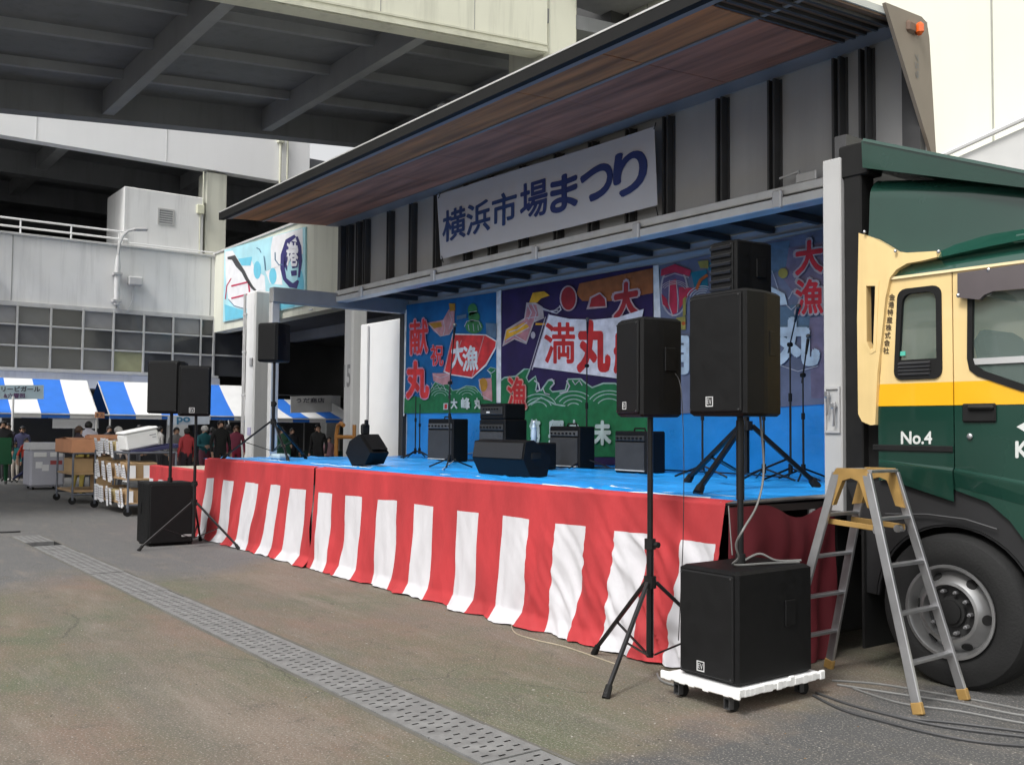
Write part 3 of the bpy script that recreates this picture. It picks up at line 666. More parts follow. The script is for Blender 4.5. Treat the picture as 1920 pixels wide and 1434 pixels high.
# ------------------------------------------------------------------ cab
CY_ = 6.15
def cp(x, y): p = ony(x, y, CY_); return (p.x, p.z)
arch = [cp(1920, 1012), cp(1893, 976), cp(1852, 941), cp(1792, 918), cp(1720, 905)]
X0c, X1c, XD = -3.965, -1.9, -3.395
def bis(ob, zz):
    me = ob.data; bm = bmesh.new(); bm.from_mesh(me); z0 = zz
    bmesh.ops.bisect_plane(bm, geom=bm.verts[:]+bm.edges[:]+bm.faces[:], plane_co=(0, 0, z0), plane_no=(0, 0, 1))
    for f in bm.faces: f.material_index = 1 if f.calc_center_median().z < z0 else 0
    bm.to_mesh(me); bm.free()
win1 = rrect(-3.81, -3.475, 2.005, 2.615, .06)
win1 = [(x+.015+.06*(z-2.3) if x < -3.6 else x, z) for x, z in win1]
wf = [(-3.285, 2.62), (-3.295, 2.12), (-3.28, 2.05), (-3.23, 2.01), (-2.95, 1.905), (-2.35, 1.86), (-2.2, 1.95), (-2.3, 2.62)]
upper = MB().plate([(X0c+.02, 1.822), (XD-.004, 1.822), (XD-.004, 2.70), (X0c+.115, 2.70), (X0c+.09, 2.6)], [win1], (0, CY_, 0), (1, 0, 0), (0, 0, 1), .05)
cabq = P(upper, 'cab_quarter_panel', [yel, yel2]); bis(cabq, 1.975)
dr = P(MB().plate([(XD+.004, 1.822), (X1c, 1.822), (X1c-.1, 2.70), (XD+.004, 2.70)], [wf], (0, CY_, 0), (1, 0, 0), (0, 0, 1), .05), 'door', [yel, yel2]); bis(dr, 1.975)
low = [(X0c, 1.818), (X0c, 1.30), cp(1660, 903)]+arch[::-1][0:1]
P(MB().plate([(X0c+.02, 1.818), (X0c+.02, 1.31), cp(1720, 905), (XD-.004, cp(1790, 917)[1]), (XD-.004, 1.818)], [], (0, CY_, 0), (1, 0, 0), (0, 0, 1), .05), 'cab_lower_panel', green)
P(MB().plate([(XD+.004, 1.818), (XD+.004, cp(1793, 919)[1]), cp(1852, 941), cp(1893, 976), cp(1920, 1012), (-2.8, .62), (X1c, .62), (X1c, 1.818)], [], (0, CY_, 0), (1, 0, 0), (0, 0, 1), .05), 'lower_skin', green, dr)
def ledge(x0, z0, x1, z1, parent, w=.015):
    mb = MB(); y = CY_-.002
    mb.add([(x0, y, z0), (x1, y, z1), (x1, y-w, z1-.020), (x0, y-w, z0-.014), (x1, y-w, z1-.040), (x0, y-w, z0-.026), (x1, y, z1-.22), (x0, y, z0-.12)], [(0, 1, 2, 3), (3, 2, 4, 5), (5, 4, 6, 7), (0, 3, 5, 7), (1, 6, 4, 2)])
    return P(mb, 'body_ledge', green, parent)
ledge(X0c+.03, 1.452, XD-.006, 1.415, tr); ledge(XD+.006, 1.413, X1c, 1.20, dr, .02)
P(MB().box(X0c-.02, XD-.006, CY_-.012, CY_-.001, 1.515, 1.555, .004), 'rubber_trim', rubber)
# shell
P(MB().box(X0c, X0c+.03, CY_+.06, 8.6, .95, 2.72), 'cab_rear_wall', yel)
P(MB().plate([(6.2, 1.0), (8.55, 1.0), (8.55, 2.7), (6.2, 2.7)], [[(6.35, 1.85), (8.4, 1.85), (8.3, 2.6), (6.45, 2.6)]], (X1c, 0, 0), (0, 1, 0), (0, 0, 1), .04), 'cab_front', yel)
P(MB().plate([(X0c, 1.0), (X1c, 1.0), (X1c-.1, 2.7), (X0c, 2.7)], [win1, wf], (0, 8.62, 0), (1, 0, 0), (0, 0, 1), .03), 'cab_far_side', yel)
P(MB().box(X0c+.04, X1c-.05, CY_+.06, 8.55, 1.15, 1.25), 'cab_floor', dark_g)
mb = MB()
for yy in (6.5, 7.7): mb.box(-3.35, -2.75, yy, yy+.55, 1.25, 1.75, .08); mb.obox((-3.35, yy+.27, 2.0), (.16, .5, .7), Matrix.Rotation(-.2, 3, 'Y'), .06)
P(mb, 'seat', M('seat grey', (.12, .12, .13), .8))
P(MB().tube([(-2.55+.12*math.sin(t)*.3, 6.78+.22*math.cos(t), 1.95+.22*math.sin(t)) for t in np.linspace(0, 2*PI, 20)], .018, 6), 'steering_wheel', rubber)
# roof lofted inwards, side seam strip
rings = [(X0c+.09, X1c-.1, CY_, 8.62, 2.702, .05), (X0c+.10, X1c-.14, CY_+.015, 8.6, 2.76, .10), (X0c+.15, X1c-.22, CY_+.06, 8.56, 2.84, .18), (X0c+.24, X1c-.34, CY_+.16, 8.46, 2.90, .25), (X0c+.5, X1c-.6, CY_+.5, 8.1, 2.93, .3)]
mb = MB(); vs = []
for (a, b, c, d, z, r) in rings: vs += [(x, y, z) for x, y in rrect(a, b, c, d, r, 5)]
n = 24; fs = [(k*n+i, k*n+(i+1) % n, (k+1)*n+(i+1) % n, (k+1)*n+i) for k in range(4) for i in range(n)]
mb.add(vs, fs, 0, True); mb.add(vs[-n:], [tuple(range(n))], 0, True); P(mb, 'cab_roof', green_l)
P(MB().bar((X0c+.10, CY_-.006, 2.703), (X1c-.1, CY_-.006, 2.703), .02, .018), 'drip_moulding', M('cream moulding', (.8, .66, .4), .4))
# wind deflector
dy0, dy1 = 6.22, 8.55
mb = MB(); NS = 0; vs = []
for (x, z0, z1, ins) in ((-4.05, 2.93, 3.47, 0), (-3.7, 2.86, 3.405, 0), (-3.3, 2.83, 3.33, .005), (-2.9, 2.80, 3.24, .02), (-2.5, 2.76, 3.10, .06), (-2.2, 2.74, 2.96, .12), (-2.02, 2.73, 2.82, .2)):
    r = min(.16, (z1-z0)*.45); sec = [(dy0+ins-.03, z0), (dy0+ins, z0+(z1-z0)*.30), (dy0+ins+.012, z1-r)]+[(dy0+ins+.012+r-r*math.cos(t), z1-r+r*math.sin(t)) for t in np.linspace(.3, PI/2, 5)]
    sec = sec+[(dy0+dy1-y, z) for y, z in sec[::-1]]; NS = len(sec); vs += [(x, y, z) for y, z in sec]
mb.add(vs, [(k*NS+i, k*NS+(i+1) % NS, (k+1)*NS+(i+1) % NS, (k+1)*NS+i) for k in range(6) for i in range(NS)], 0, True)
mb.add(vs[:NS], [tuple(range(NS))]); mb.add(vs[-NS:], [tuple(range(NS))]); P(mb, 'wind_deflector', green, angle=50)
lip = [cp(1620, 313), cp(1618, 262), cp(1902, 318), cp(1886, 334)]
lip = [Vector((x-.02, CY_+.01, z)) for x, z in lip]; lip2 = lip[:2]+[lip[2]+Vector((.55, 0, -.22)), lip[3]+Vector((.5, 0, -.2))]
P(MB().prism(lip2, (0, 2.42, 0)), 'deflector_lip', green)
P(MB().bar(lip2[1]+Vector((.02, -.004, .0)), lip2[2]+Vector((0, -.004, 0)), .012, .02), 'lip_edge', green_l)
mb = MB()
for x, y in ((1621, 435), (1679, 471), (1760, 472)): q = ony(x, y, CY_-.05); mb.sph(q, .012, 8, 5)
for x, y in ((1854, 506), (1797, 554)): q = ony(x, y, CY_-.045); mb.sph(q, .014, 8, 5)
mb.sph(ony(1818, 818, CY_-.01), .02, 10, 6, sc=(1, .5, 1)); P(mb, 'rivet', alu)
tpz = [ony(x, y, 6.215) for x, y in ((1742, 474), (1790, 456), (1860, 439), (1930, 428), (2080, 420))]; btz = [ony(x, y, 6.13) for x, y in ((1757, 484), (1800, 474), (1860, 461), (1930, 447), (2080, 440))]
mb = MB(); mb.add(tpz+btz+[p+Vector((0, .08, -.01)) for p in btz], [(k, k+1, k+6, k+5) for k in range(4)]+[(k+5, k+6, k+11, k+10) for k in range(4)], 0, True); P(mb, 'deflector_flange', green_l)
P(MB().obox(ony(1918, 446, 6.16), (.10, .012, .07), Matrix.Rotation(-.6, 3, 'X'), .004), 'deflector_plate', green_l)
# yellow side fairing with its slot, lower down a grey tank side
fo = [(1610, 437), (1640, 447), (1661, 459), (1680, 471), (1700, 474), (1755, 471), (1757, 482), (1728, 489), (1700, 494), (1680, 506), (1668, 522), (1660, 560), (1652, 640), (1645, 700), (1641, 796), (1632, 797), (1616, 790), (1609, 776), (1607, 600)]
sl_ = [(1624, 536), (1641, 536), (1637, 652), (1632, 656), (1625, 640)]
fair = P(MB().plate([(p.x, p.z) for p in [ony(x, y, CY_-.03) for x, y in fo]], [[(p.x, p.z) for p in [ony(x, y, CY_-.03) for x, y in sl_]]], (0, CY_-.03, 0), (1, 0, 0), (0, 0, 1), .06), 'side_fairing', yel)
slp = [ony(x, y, CY_-.034) for x, y in [(1618, 528), (1648, 527), (1642, 658), (1632, 664), (1619, 646)]]
P(MB().plate([(p.x, p.z) for p in slp], [[(p.x, p.z) for p in [ony(x, y, CY_-.034) for x, y in sl_]]], (0, CY_-.034, 0), (1, 0, 0), (0, 0, 1), .02), 'slot_surround', yel, fair)
P(MB().box(-4.2, -3.98, 6.3, 8.5, .9, 3.0), 'air_duct', rubber)
# windows: rubber frames, glass, visor, vents
gls = bpy.data.materials.new('cab glass'); gls.use_nodes = True; gb = gls.node_tree.nodes['Principled BSDF']
gb.inputs['Base Color'].default_value = (.22, .30, .27, 1); gb.inputs['Roughness'].default_value = .03; gb.inputs['Alpha'].default_value = .24; gb.inputs['Specular IOR Level'].default_value = .8
def shrink(L, d):
    cx = sum(p[0] for p in L)/len(L); cz = sum(p[1] for p in L)/len(L)
    return [(cx+(x-cx)*(1-d/abs(max(abs(x-cx), .1))), cz+(z-cz)*(1-d/abs(max(abs(z-cz), .1)))) for x, z in L]
wn = P(MB().plate(shrink(win1, -.006), [shrink(win1, .03)], (0, CY_-.012, 0), (1, 0, 0), (0, 0, 1), .03), 'sleeper_window', rubber)
P(MB().plate(shrink(win1, .02), [], (0, CY_+.012, 0), (1, 0, 0), (0, 0, 1), .006), 'pane', gls, wn)
mb = MB(); mb.box(-3.80, -3.485, CY_-.006, CY_+.008, 2.02, 2.135); P(mb, 'vent_panel', rubber, wn)
mb = MB()
for k in range(4): mb.obox((-3.665, CY_-.012, 2.037+.024*k), (.23, .02, .012), Matrix.Rotation(.5, 3, 'X'))
P(mb, 'vent_louvres', dark_g, wn)
P(MB().box(-3.775, -3.735, CY_-.0, CY_+.004, 2.165, 2.195), 'sticker', M('mint sticker', (.1, .5, .38), .4), wn)
dw = P(MB().plate(shrink(wf, -.004), [shrink(wf, .03)], (0, CY_-.008, 0), (1, 0, 0), (0, 0, 1), .03), 'door_window_frame', rubber, dr)
P(MB().plate(shrink(wf, .015), [], (0, CY_+.014, 0), (1, 0, 0), (0, 0, 1), .006), 'pane', gls, dr)
P(MB().box(-3.29, -2.3, CY_+.002, CY_+.012, 2.08, 2.12), 'window_sill_bar', alu_p, dr)
P(MB().box(-3.28, -2.3, CY_+.03, CY_+.05, 1.86, 2.10), 'inner_door_trim', rubber, dr); P(MB().box(-3.9, -2.1, 8.45, 8.55, 1.3, 2.26), 'far_door_trim', M('cab interior grey', (.03, .03, .032), .8)); P(MB().box(-3.25, -2.1, 6.7, 8.3, 1.5, 2.16, .1), 'dashboard', M('cab interior grey', (.03, .03, .032), .8))
vis = [(p.x, p.z) for p in [ony(x, y, CY_-.05) for x, y in [(1795, 512), (1925, 494), (1990, 488), (1990, 520), (1920, 541), (1862, 546), (1845, 553), (1836, 562), (1818, 560), (1795, 558)]]]
P(MB().plate(vis, [], (0, CY_-.05, 0), (1, 0, 0), (0, 0, 1), .04), 'rain_visor', M('smoked visor', (.10, .085, .09), .2, coat=.4), dr)
hp = ony(1837, 774, CY_)
h_ = P(MB().obox(hp+Vector((0, -.008, 0)), (.22, .02, .12), None, .02), 'handle_recess', rubber, dr)
P(MB().obox(hp+Vector((.02, -.03, .035)), (.17, .03, .03), None, .012), 'handle', M('handle black', (.02, .02, .02), .3), dr)
# lettering on the cab
yt = CY_-.003
mb = MB()
for k, ch in enumerate('金港特産株式会社'):
    t = k/7; cx = 1672.5-(t*11); cyy = 557+t*100; q = lambda u, v, cx=cx, cyy=cyy: ony(cx-5.2+10.4*u, cyy+6-12*v, yt)
    put_text(mb, ch, q, offset=.02)
P(mb, 'side_lettering', M('brown lettering', (.06, .04, .02), .6), cabq)
wl = M('white lettering', (.62, .64, .62), .5)
mb = MB(); put_text(mb, 'No.4', lambda u, v: ony(1690+57*u, 832-23*v, yt), offset=.025); P(mb, 'number_lettering', wl, tr)
mb = MB(); put_text(mb, 'K', lambda u, v: ony(1905+22*u, 857-29*v, yt), offset=.035); mb.poly([ony(1906, 800, yt), ony(1924, 790, yt), ony(1942, 800, yt), ony(1924, 811, yt)]); P(mb, 'door_lettering', wl, dr)
# fender, wheel
WC = Vector((-3.425, 6.12, .485)); RW = .5
fo = [cp(1582, 905), cp(1660, 900), cp(1720, 903), cp(1792, 914), cp(1852, 937), cp(1893, 972), cp(1922, 1012), (-2.84, .75), (-2.86, .55)]
ar = [(WC.x+.545*math.cos(t), WC.z+.545*math.sin(t)) for t in np.linspace(.12, PI-.05, 20)]
fo = fo[:-1]+ar+[(-4.08, .52), (-4.08, .95)]
P(MB().plate(fo, [], (0, CY_+.03, 0), (1, 0, 0), (0, 0, 1), .02), 'fender', M('black fender plastic', (.013, .013, .014), .6, var=.15))
mb = MB(); pr = [(WC.x+.56*math.cos(t), WC.z+.56*math.sin(t)) for t in np.linspace(.1, PI-.05, 24)]
for k in range(23):
    (a, c), (a2_, c2_) = pr[k], pr[k+1]; mb.add([(a, CY_+.02, c), (a2_, CY_+.02, c2_), (a2_, 6.75, c2_), (a, 6.75, c)], [(0, 1, 2, 3)], 0, True)
P(mb, 'wheel_arch', rubber, fix=False)
mb = MB(); P(MB().tube([ony(x, y, CY_-.0) for x, y in ((1660, 963), (1740, 964), (1810, 973), (1870, 992))], .006, 5), 'fender_bead', dark_g)
def wheel(c, front=True):
    d = (0, -1, 0)
    t = MB().lathe(c+Vector((0, .32, 0)), d, [(.30, .02), (.40, 0), (.47, .015), (.497, .05), (.5, .10), (.5, .22), (.497, .27), (.47, .305), (.40, .325), (.33, .318), (.29, .30)], 48, cap=False)
    for k in range(3):
        t.lathe(c+Vector((0, .22-.06*k, 0)), d, [(.5015, -.008), (.5015, .008)], 48, cap=False)
    w_ = P(t, 'wheel', M('tyre rubber', (.006, .006, .006), .75, var=.2, scale=8, bump=.15, bscale=60))
    r = MB().lathe(c, d, [(.285, -.02), (.303, .0), (.303, .012), (.285, .012), (.272, -.01), (.262, -.05), (.255, -.065), (.205, .0), (.195, .012), (.175, .015), (.168, -.01), (.163, -.04)], 48, cap=False)
    P(r, 'rim', M('silver wheel steel', (.38, .38, .38), .3, .8, var=.12, scale=5), w_)
    P(MB().lathe(c, d, [(.168, -.036), (.10, -.038), (.095, -.01), (.0, -.008)], 32, cap=False), 'wheel_disc', M('dark wheel disc', (.025, .025, .025), .5, .3), w_)
    for k in range(6):
        t_ = 2*PI*k/6-.09; er = Vector((math.cos(t_), 0, math.sin(t_))); q = c+er*.231+Vector((0, .034, 0)); nn = (er*.79+Vector((0, -.61, 0))).normalized()
        P(MB().cyl(q-nn*.02, q+nn*.006, .034, n=16), 'hand_hole', M('black hole', (.004, .004, .004), .9), w_)
    mb = MB()
    for k in range(10):
        t_ = 2*PI*k/10; q = c+Vector((.135*math.cos(t_), .03, .135*math.sin(t_))); mb.cyl(q, q+Vector((0, -.04, 0)), .013, n=6); mb.cyl(q+Vector((0, -.04, 0)), q+Vector((0, -.055, 0)), .008, n=6)
    P(mb, 'wheel_nuts', alu, w_)
    mb = MB().lathe(c, d, [(.075, -.02), (.078, .010), (.06, .014), (0, .015)], 20, cap=False); P(mb, 'hub_cap', rubber, w_)
wheel(WC)
P(MB().box(-4.085, -4.065, 6.15, 6.9, .13, .95), 'wheel_gap_blocker', rubber)  # black sheet added to darken the gap behind the wheel
P(MB().box(-4.06, -3.95, 6.9, 7.0, .4, .95), 'inner_guard', rubber)
P(MB().box(-14.0, -2.0, 8.62, 8.66, .14, .98), 'far_light_blocker', M('blocker black', (.012, .012, .012), .6))  # unseen panel added to block light entering from the far side
for xx in (-11.9, -10.6): wheel(Vector((xx, 6.35, .485)))
for xx in (-3.425, -11.9, -10.6):
    P(MB().lathe((xx, 8.5, .485), (0, -1, 0), [(.3, .02), (.4, 0), (.5, .05), (.5, .25), (.4, .3), (.3, .28)], 32), 'wheel', rubber)
P(MB().cyl((-3.425, 6.4, .485), (-3.425, 8.4, .485), .07), 'axle', dark_g)

# ================================================================== STAGE
SX0, SX1, SY0 = -14.15, -4.43, 5.12
sp_ = thing('stage_platform', 'low stage deck built out from the truck bed under blue tarpaulin', 'stage', (-9.3, 5.7, 0))
P(MB().box(SX0, SX1, SY0, TY0, 1.08, 1.13), 'deck', M('dark plywood deck', (.03, .022, .02), .8), sp_)
mb = MB()
for x in np.arange(SX0+.1, SX1, 1.2):
    for y in (SY0+.12, TY0-.12): mb.cyl((x, y, 0), (x, y, 1.08), .03, n=8)
P(mb, 'deck_legs', alu_p, sp_)
e2 = thing('stage_wing_platform', 'lower side platform behind the left black subwoofer', 'platform', (-15.8, 5.9, 0))
P(MB().box(-17.45, SX0, 5.3, 6.7, .86, .93), 'deck', M('beige deck', (.42, .40, .33), .8), e2)
mb = MB()
for x in (-17.3, -15.8, -14.4):
    for y in (5.4, 6.6): mb.cyl((x, y, 0), (x, y, .86), .03, n=8)
P(mb, 'deck_legs', alu_p, e2)
# blue tarpaulin on the stage
def tarp_z(x, y):
    z = ZB+.008+.014*nz(x*1.1, y*2.5)+.009*nz(x*3.3, y*5, 3)+.004*nz(x*9, y*11, 6)
    for (yy, a, s, ph) in ((5.42, .016, .025, .2), (5.85, .010, .03, 1.7), (6.22, .012, .03, .7), (6.9, .012, .03, 2.2), (7.7, .012, .03, 4.1)):
        d = y-(yy+.10*nz(x*.35, ph)); z += 2.2*a*math.exp(-(d/(s*.75))**2)*(.7+.6*nz(x*.8, ph+5))
    for (xx, a) in ((-12.9, .01), (-10.2, .012), (-7.8, .012), (-6.0, .014)):
        d = x-(xx+.25*nz(y*.8, xx)); z += a*math.exp(-(d/.035)**2)
    return z
nx_, ny_ = 230, 100; xs = np.linspace(-14.55, SX1, nx_); ys = np.linspace(SY0-.005, TY1-.1, ny_)
mb = MB(); mb.add([(x, y, tarp_z(x, y)) for x in xs for y in ys], [(i*ny_+j, (i+1)*ny_+j, (i+1)*ny_+j+1, i*ny_+j+1) for i in range(nx_-1) for j in range(ny_-1)], 0, True)
tp_ = tag(mb.build('blue_tarpaulin', blue_t, fix=False, angle=180), 'creased blue tarpaulin spread over the stage floor', 'tarpaulin')
glint_m = M('pale crease glint', (.60, .68, .75), .45)  # pale strips standing in for light caught along the tarpaulin creases
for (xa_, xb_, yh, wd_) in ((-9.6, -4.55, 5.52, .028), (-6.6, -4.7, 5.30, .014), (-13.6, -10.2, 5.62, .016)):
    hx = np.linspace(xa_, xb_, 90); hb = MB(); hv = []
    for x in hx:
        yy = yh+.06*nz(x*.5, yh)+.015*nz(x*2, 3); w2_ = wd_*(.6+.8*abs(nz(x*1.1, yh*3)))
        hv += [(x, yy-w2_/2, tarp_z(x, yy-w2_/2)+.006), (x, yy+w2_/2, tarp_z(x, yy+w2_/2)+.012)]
    hb.add(hv, [(2*k, 2*k+2, 2*k+3, 2*k+1) for k in range(89)], 0, True); hb.build('crease_glint', glint_m, tp_, fix=False)
mb = MB(); zz_ = np.linspace(ZB, 1.93, 14); xs = np.linspace(-14.5, -4.5, 140)
mb.add([(x, TY1-.075-.012*(1+nz(x*1.4, z*2)), z) for x in xs for z in zz_], [(i*14+j, (i+1)*14+j, (i+1)*14+j+1, i*14+j+1) for i in range(139) for j in range(13)], 0, True)
tag(mb.build('blue_tarpaulin', blue_t, fix=False, angle=180), 'blue tarpaulin strip hung along the lower back wall below the fishing banners', 'tarpaulin')
# red and white curtains
def curtain(label, x0, x1, whites, ytop, ztop, band, skew, wild, seed, ybot=.03):
    cols = [x0]; cm_ = []
    edges = sorted([x0, x1]+[e for wv in whites for e in wv])
    for a, b in zip(edges[:-1], edges[1:]):
        n = max(3, int((b-a)/.03)); wv = any(abs(a-u[0]) < 1e-6 for u in whites)
        for k in range(1, n+1): cols.append(a+(b-a)*k/n); cm_.append(wv)
    rows = [1.0]+list(np.linspace(.985, (ztop-band+.001)/ztop, 5))+list(np.linspace((ztop-band)/ztop, .0, 40)); rows = rows[:6]+rows[7:]
    R = len(rows); vs = []
    for x in cols:
        for j, t in enumerate(rows):
            z = t*ztop; dn = 1-t
            k = wild(x)
            fold = .026*nz(x*2.3+dn*.8, dn*.7, seed)*(.25+dn)+.030*nz(x*6.5+dn*2, dn*1.3, seed+4)*(.2+dn)+.014*nz(x*15-dn*3, dn*2.4, seed+6)*(.3+dn)
            ua, va = x*.74+z*.67+.05*nz(x*2, z*2, seed), x*.67-z*.74
            dia = (1-2.4*abs(nz(ua*7.5, va*1.1, seed+9)))*.6+(1-2.4*abs(nz(ua*15, va*1.6, seed+19)))*.3
            fold += k*.062*dia*(.2+.8*min(1, dn*1.6))
            fold += .026*(1-2.2*abs(nz((x-z*.35)*3.2, z*.7, seed+2)))*dn*(1-k)
            y = ytop-ybot*dn**1.5-fold
            if t < .1: y -= (.1-t)/.1*(.02+.12*abs(nz(x*2.1, 0, seed+7))); z = max(z*1.0, .008+.02*abs(nz(x*5, t*30, seed)))
            xx = x+skew(x)*dn**1.4+.02*nz(x*1.2, dn*1.5, seed+3)*dn
            zz = z+(.030*nz(x*1.5, 0, seed+1)-.008*abs(math.sin(x*4.3)))*t*(1 if t < .97 else .4)
            vs.append((xx, y, max(zz, .006)))
    mb = MB()
    for i in range(len(cols)-1):
        for j in range(R-1):
            mb.add([], [], 0)
    fs = []; mi = []
    for i in range(len(cols)-1):
        for j in range(R-1):
            fs.append((i*R+j, i*R+j+1, (i+1)*R+j+1, (i+1)*R+j)); mi.append(1 if (cm_[i] and j >= 5) else 0)
    mb.add(vs, fs, 0, True); mb.m = mi
    # turned-over top hem lying on the deck
    o = len(mb.v); top = []
    for i, x in enumerate(cols): a = vs[i*R]; top.append((a[0], a[1]+.09+.05*nz(x*.8, seed, 3), ztop+.012))
    mb.add(top, [], 0, True)
    for i in range(len(cols)-1): mb.f.append((i*R, (i+1)*R, o+i+1, o+i)); mb.m.append(0); mb.sm.append(True)
    ob = mb.build('striped_curtain', [red_c, white_cl], fix=False, angle=180)
    return tag(ob, label, 'curtain', 'red and white curtains round the stage')
A = [(-14.19, -13.89), (-13.51, -13.15), (-12.73, -12.27), (-11.88, -11.57), (-11.28, -10.86)]
B = [(-10.51, -10.14), (-9.83, -9.45), (-9.1, -8.7), (-8.36, -8.0), (-7.61, -7.24), (-6.88, -6.5), (-6.15, -5.79), (-5.45, -5.11), (-4.77, -4.44)]
curtain('red and white striped curtain on the left part of the stage front, stripes slanting', -14.33, -10.66, A, SY0-.03, 1.165, .27, lambda x: -.26*min(1, max(0, (-10.66-x)/.8)), lambda x: 0.05, 1.3)
curtain('long red and white striped curtain on the right stretch of the stage front', -10.62, -4.40, B, SY0-.035, 1.165, .27, lambda x: -.05-.10*max(0, (x+7)/2.5), lambda x: max(.06, min(1, (x+7.0)/1.6)), 5.7)
curtain('short red and white curtain on the low side platform behind the left subwoofer', -17.5, -14.3, [(-17.5, -17.3), (-17.0, -16.72), (-16.2, -15.85), (-15.45, -15.1), (-14.75, -14.45)], 5.25, .95, .22, lambda x: 0, lambda x: .05, 8.8)
mb = MB(); nn_, rr_ = 60, 40; vs = []
for i in range(nn_):
    u = i/(nn_-1); y = SY0-.02+u*1.16
    for j in range(rr_):
        t = j/(rr_-1); zt = 1.13-.10*math.sin(PI*min(1, max(0, (u-.35)/.65)))**2*1.0
        z = zt*(1-t); dn = t
        x = -4.41+.02*u+.03*dn+.020*math.sin(u*30+dn*3*(1+u)+2*nz(u*3, dn*2))*(.3+dn)+.05*math.sin(PI*u)*math.sin(min(1, t*3)*PI)*.6+.022*math.sin(6*t-2.2*math.sin(PI*u)+1)*math.exp(-t*3)
        vs.append((x, y, max(.006, z)))
mb.add(vs, [(i*rr_+j, (i+1)*rr_+j, (i+1)*rr_+j+1, i*rr_+j+1) for i in range(nn_-1) for j in range(rr_-1)], 0, True)
tag(mb.build('end_curtain', M('shaded red cloth', (.13, .010, .017), .8, var=.1, bump=.1, bscale=300), fix=False, angle=180), 'shade-darkened red cloth sagging across the stage end beside the ladder', 'curtain')  # curtain red darkened to paint in the shade on this end face
MBr = MB().cyl((-4.46, SY0-.02, 1.15), (-4.40, 6.25, 1.17), .016, n=8)
tag(MBr.build('curtain_rod', alu), 'thin metal rod carrying the shade-darkened red end cloth', 'rod')

# ================================================================== BANNERS
sgn = thing('festival_banner', 'long white festival banner with large dark blue Japanese lettering under the wing', 'banner', (-9.3, 7.33, 3.9))
SY = 7.34
def sgn_pt(x, y, o=0): return ony(x, y, SY-o)
c4 = [sgn_pt(825, 486), sgn_pt(1234, 385), sgn_pt(1228, 238), sgn_pt(818, 366)]
nxx, nyy = 60, 12; vs = []; qm = quadmap(*c4)
def sgy(x, z): return .010*math.sin((x+9.3)*2.1)+.006*nz(x*1.5, z*2)
for i in range(nxx):
    for j in range(nyy):
        p = qm(i/(nxx-1), j/(nyy-1)); vs.append((p.x, p.y+sgy(p.x, p.z), p.z))
mb = MB(); mb.add(vs, [(i*nyy+j, (i+1)*nyy+j, (i+1)*nyy+j+1, i*nyy+j+1) for i in range(nxx-1) for j in range(nyy-1)], 0, True)
P(mb, 'cloth', M('white banner vinyl', (.52, .52, .54), .5, var=.04, scale=1), sgn, fix=False, angle=180)
chars = [('横', 830, 873, 384, 457), ('浜', 876, 920, 372, 445), ('市', 925, 969, 355, 430), ('場', 977, 1026, 333, 415), ('ま', 1034, 1081, 321, 402), ('つ', 1089, 1147, 305, 381), ('り', 1153, 1212, 276, 371)]
for i, (ch, xa, xb, ya, yb) in enumerate(chars):
    mb = MB(); sk = -.235
    def f(u, v, xa=xa, xb=xb, ya=ya, yb=yb):
        hh = (yb-ya)-abs(sk)*(xb-xa)*.0
        zt, zb_ = ony((xa+xb)/2, ya+8, SY).z, ony((xa+xb)/2, yb-8, SY).z; x0, x1 = ony(xa, (ya+yb)/2, SY).x, ony(xb, (ya+yb)/2, SY).x
        x = x0+(x1-x0)*u; z = zb_+(zt-zb_)*v; return Vector((x, SY+sgy(x, z)-.006, z))
    put_text(mb, ch, f, offset=.022 if ch not in 'まつり' else .035, res=5)
    P(mb, 'character', M('navy lettering' if i < 3 else 'indigo lettering', (.014, .045, .16) if i < 3 else (.017, .035, .15), .5), sgn, fix=False)
mb = MB()
for (x, y) in ((822, 372), (1226, 243), (828, 480), (1230, 388)):
    p = sgn_pt(x, y, .01); mb.tube([p, p+Vector((.0, .03, .08 if y < 380 else -.09))], .006, 5)
P(mb, 'tie_cord', rubber, sgn)

BY = TY1-.105
def banner(label, corners, base, kx, loc):
    root = thing('fishing_banner', label, 'banner', loc, 0, 'fishing banners on the back wall')
    P(MB().poly([ony(x, y, BY) for x, y in corners]), 'cloth', base, root)
    return root
def art(parent, f, items):
    for k, it in enumerate(items):
        name, col, polys = it; off = .004+.0022*k; mb = MB()
        for p in polys:
            if callable(p): p(mb, off)
            else: mb.poly([f(x, y, off) for x, y in p])
            if name[-5:] not in ('lines', '_foam'):
                P(mb, name, M('cloth print '+'%02x%02x%02x' % tuple(int(255*c) for c in col), col, .8, var=.22, scale=7, bump=.35, bscale=4), parent); mb = MB()
        if mb.v: P(mb, name, M('cloth print '+'%02x%02x%02x' % tuple(int(255*c) for c in col), col, .8, var=.22, scale=7, bump=.35, bscale=4), parent)
def glyph(f, ch, x0, x1, y0, y1, bold, skew=0):
    return lambda mb, off: put_text(mb, ch, lambda u, v: f(x0+(x1-x0)*u, y1+(y0-y1)*v+skew*(u-.5), off), offset=bold)
W_ = (.8, .8, .8); RD = (.72, .045, .045); GR = (.016, .17, .06)
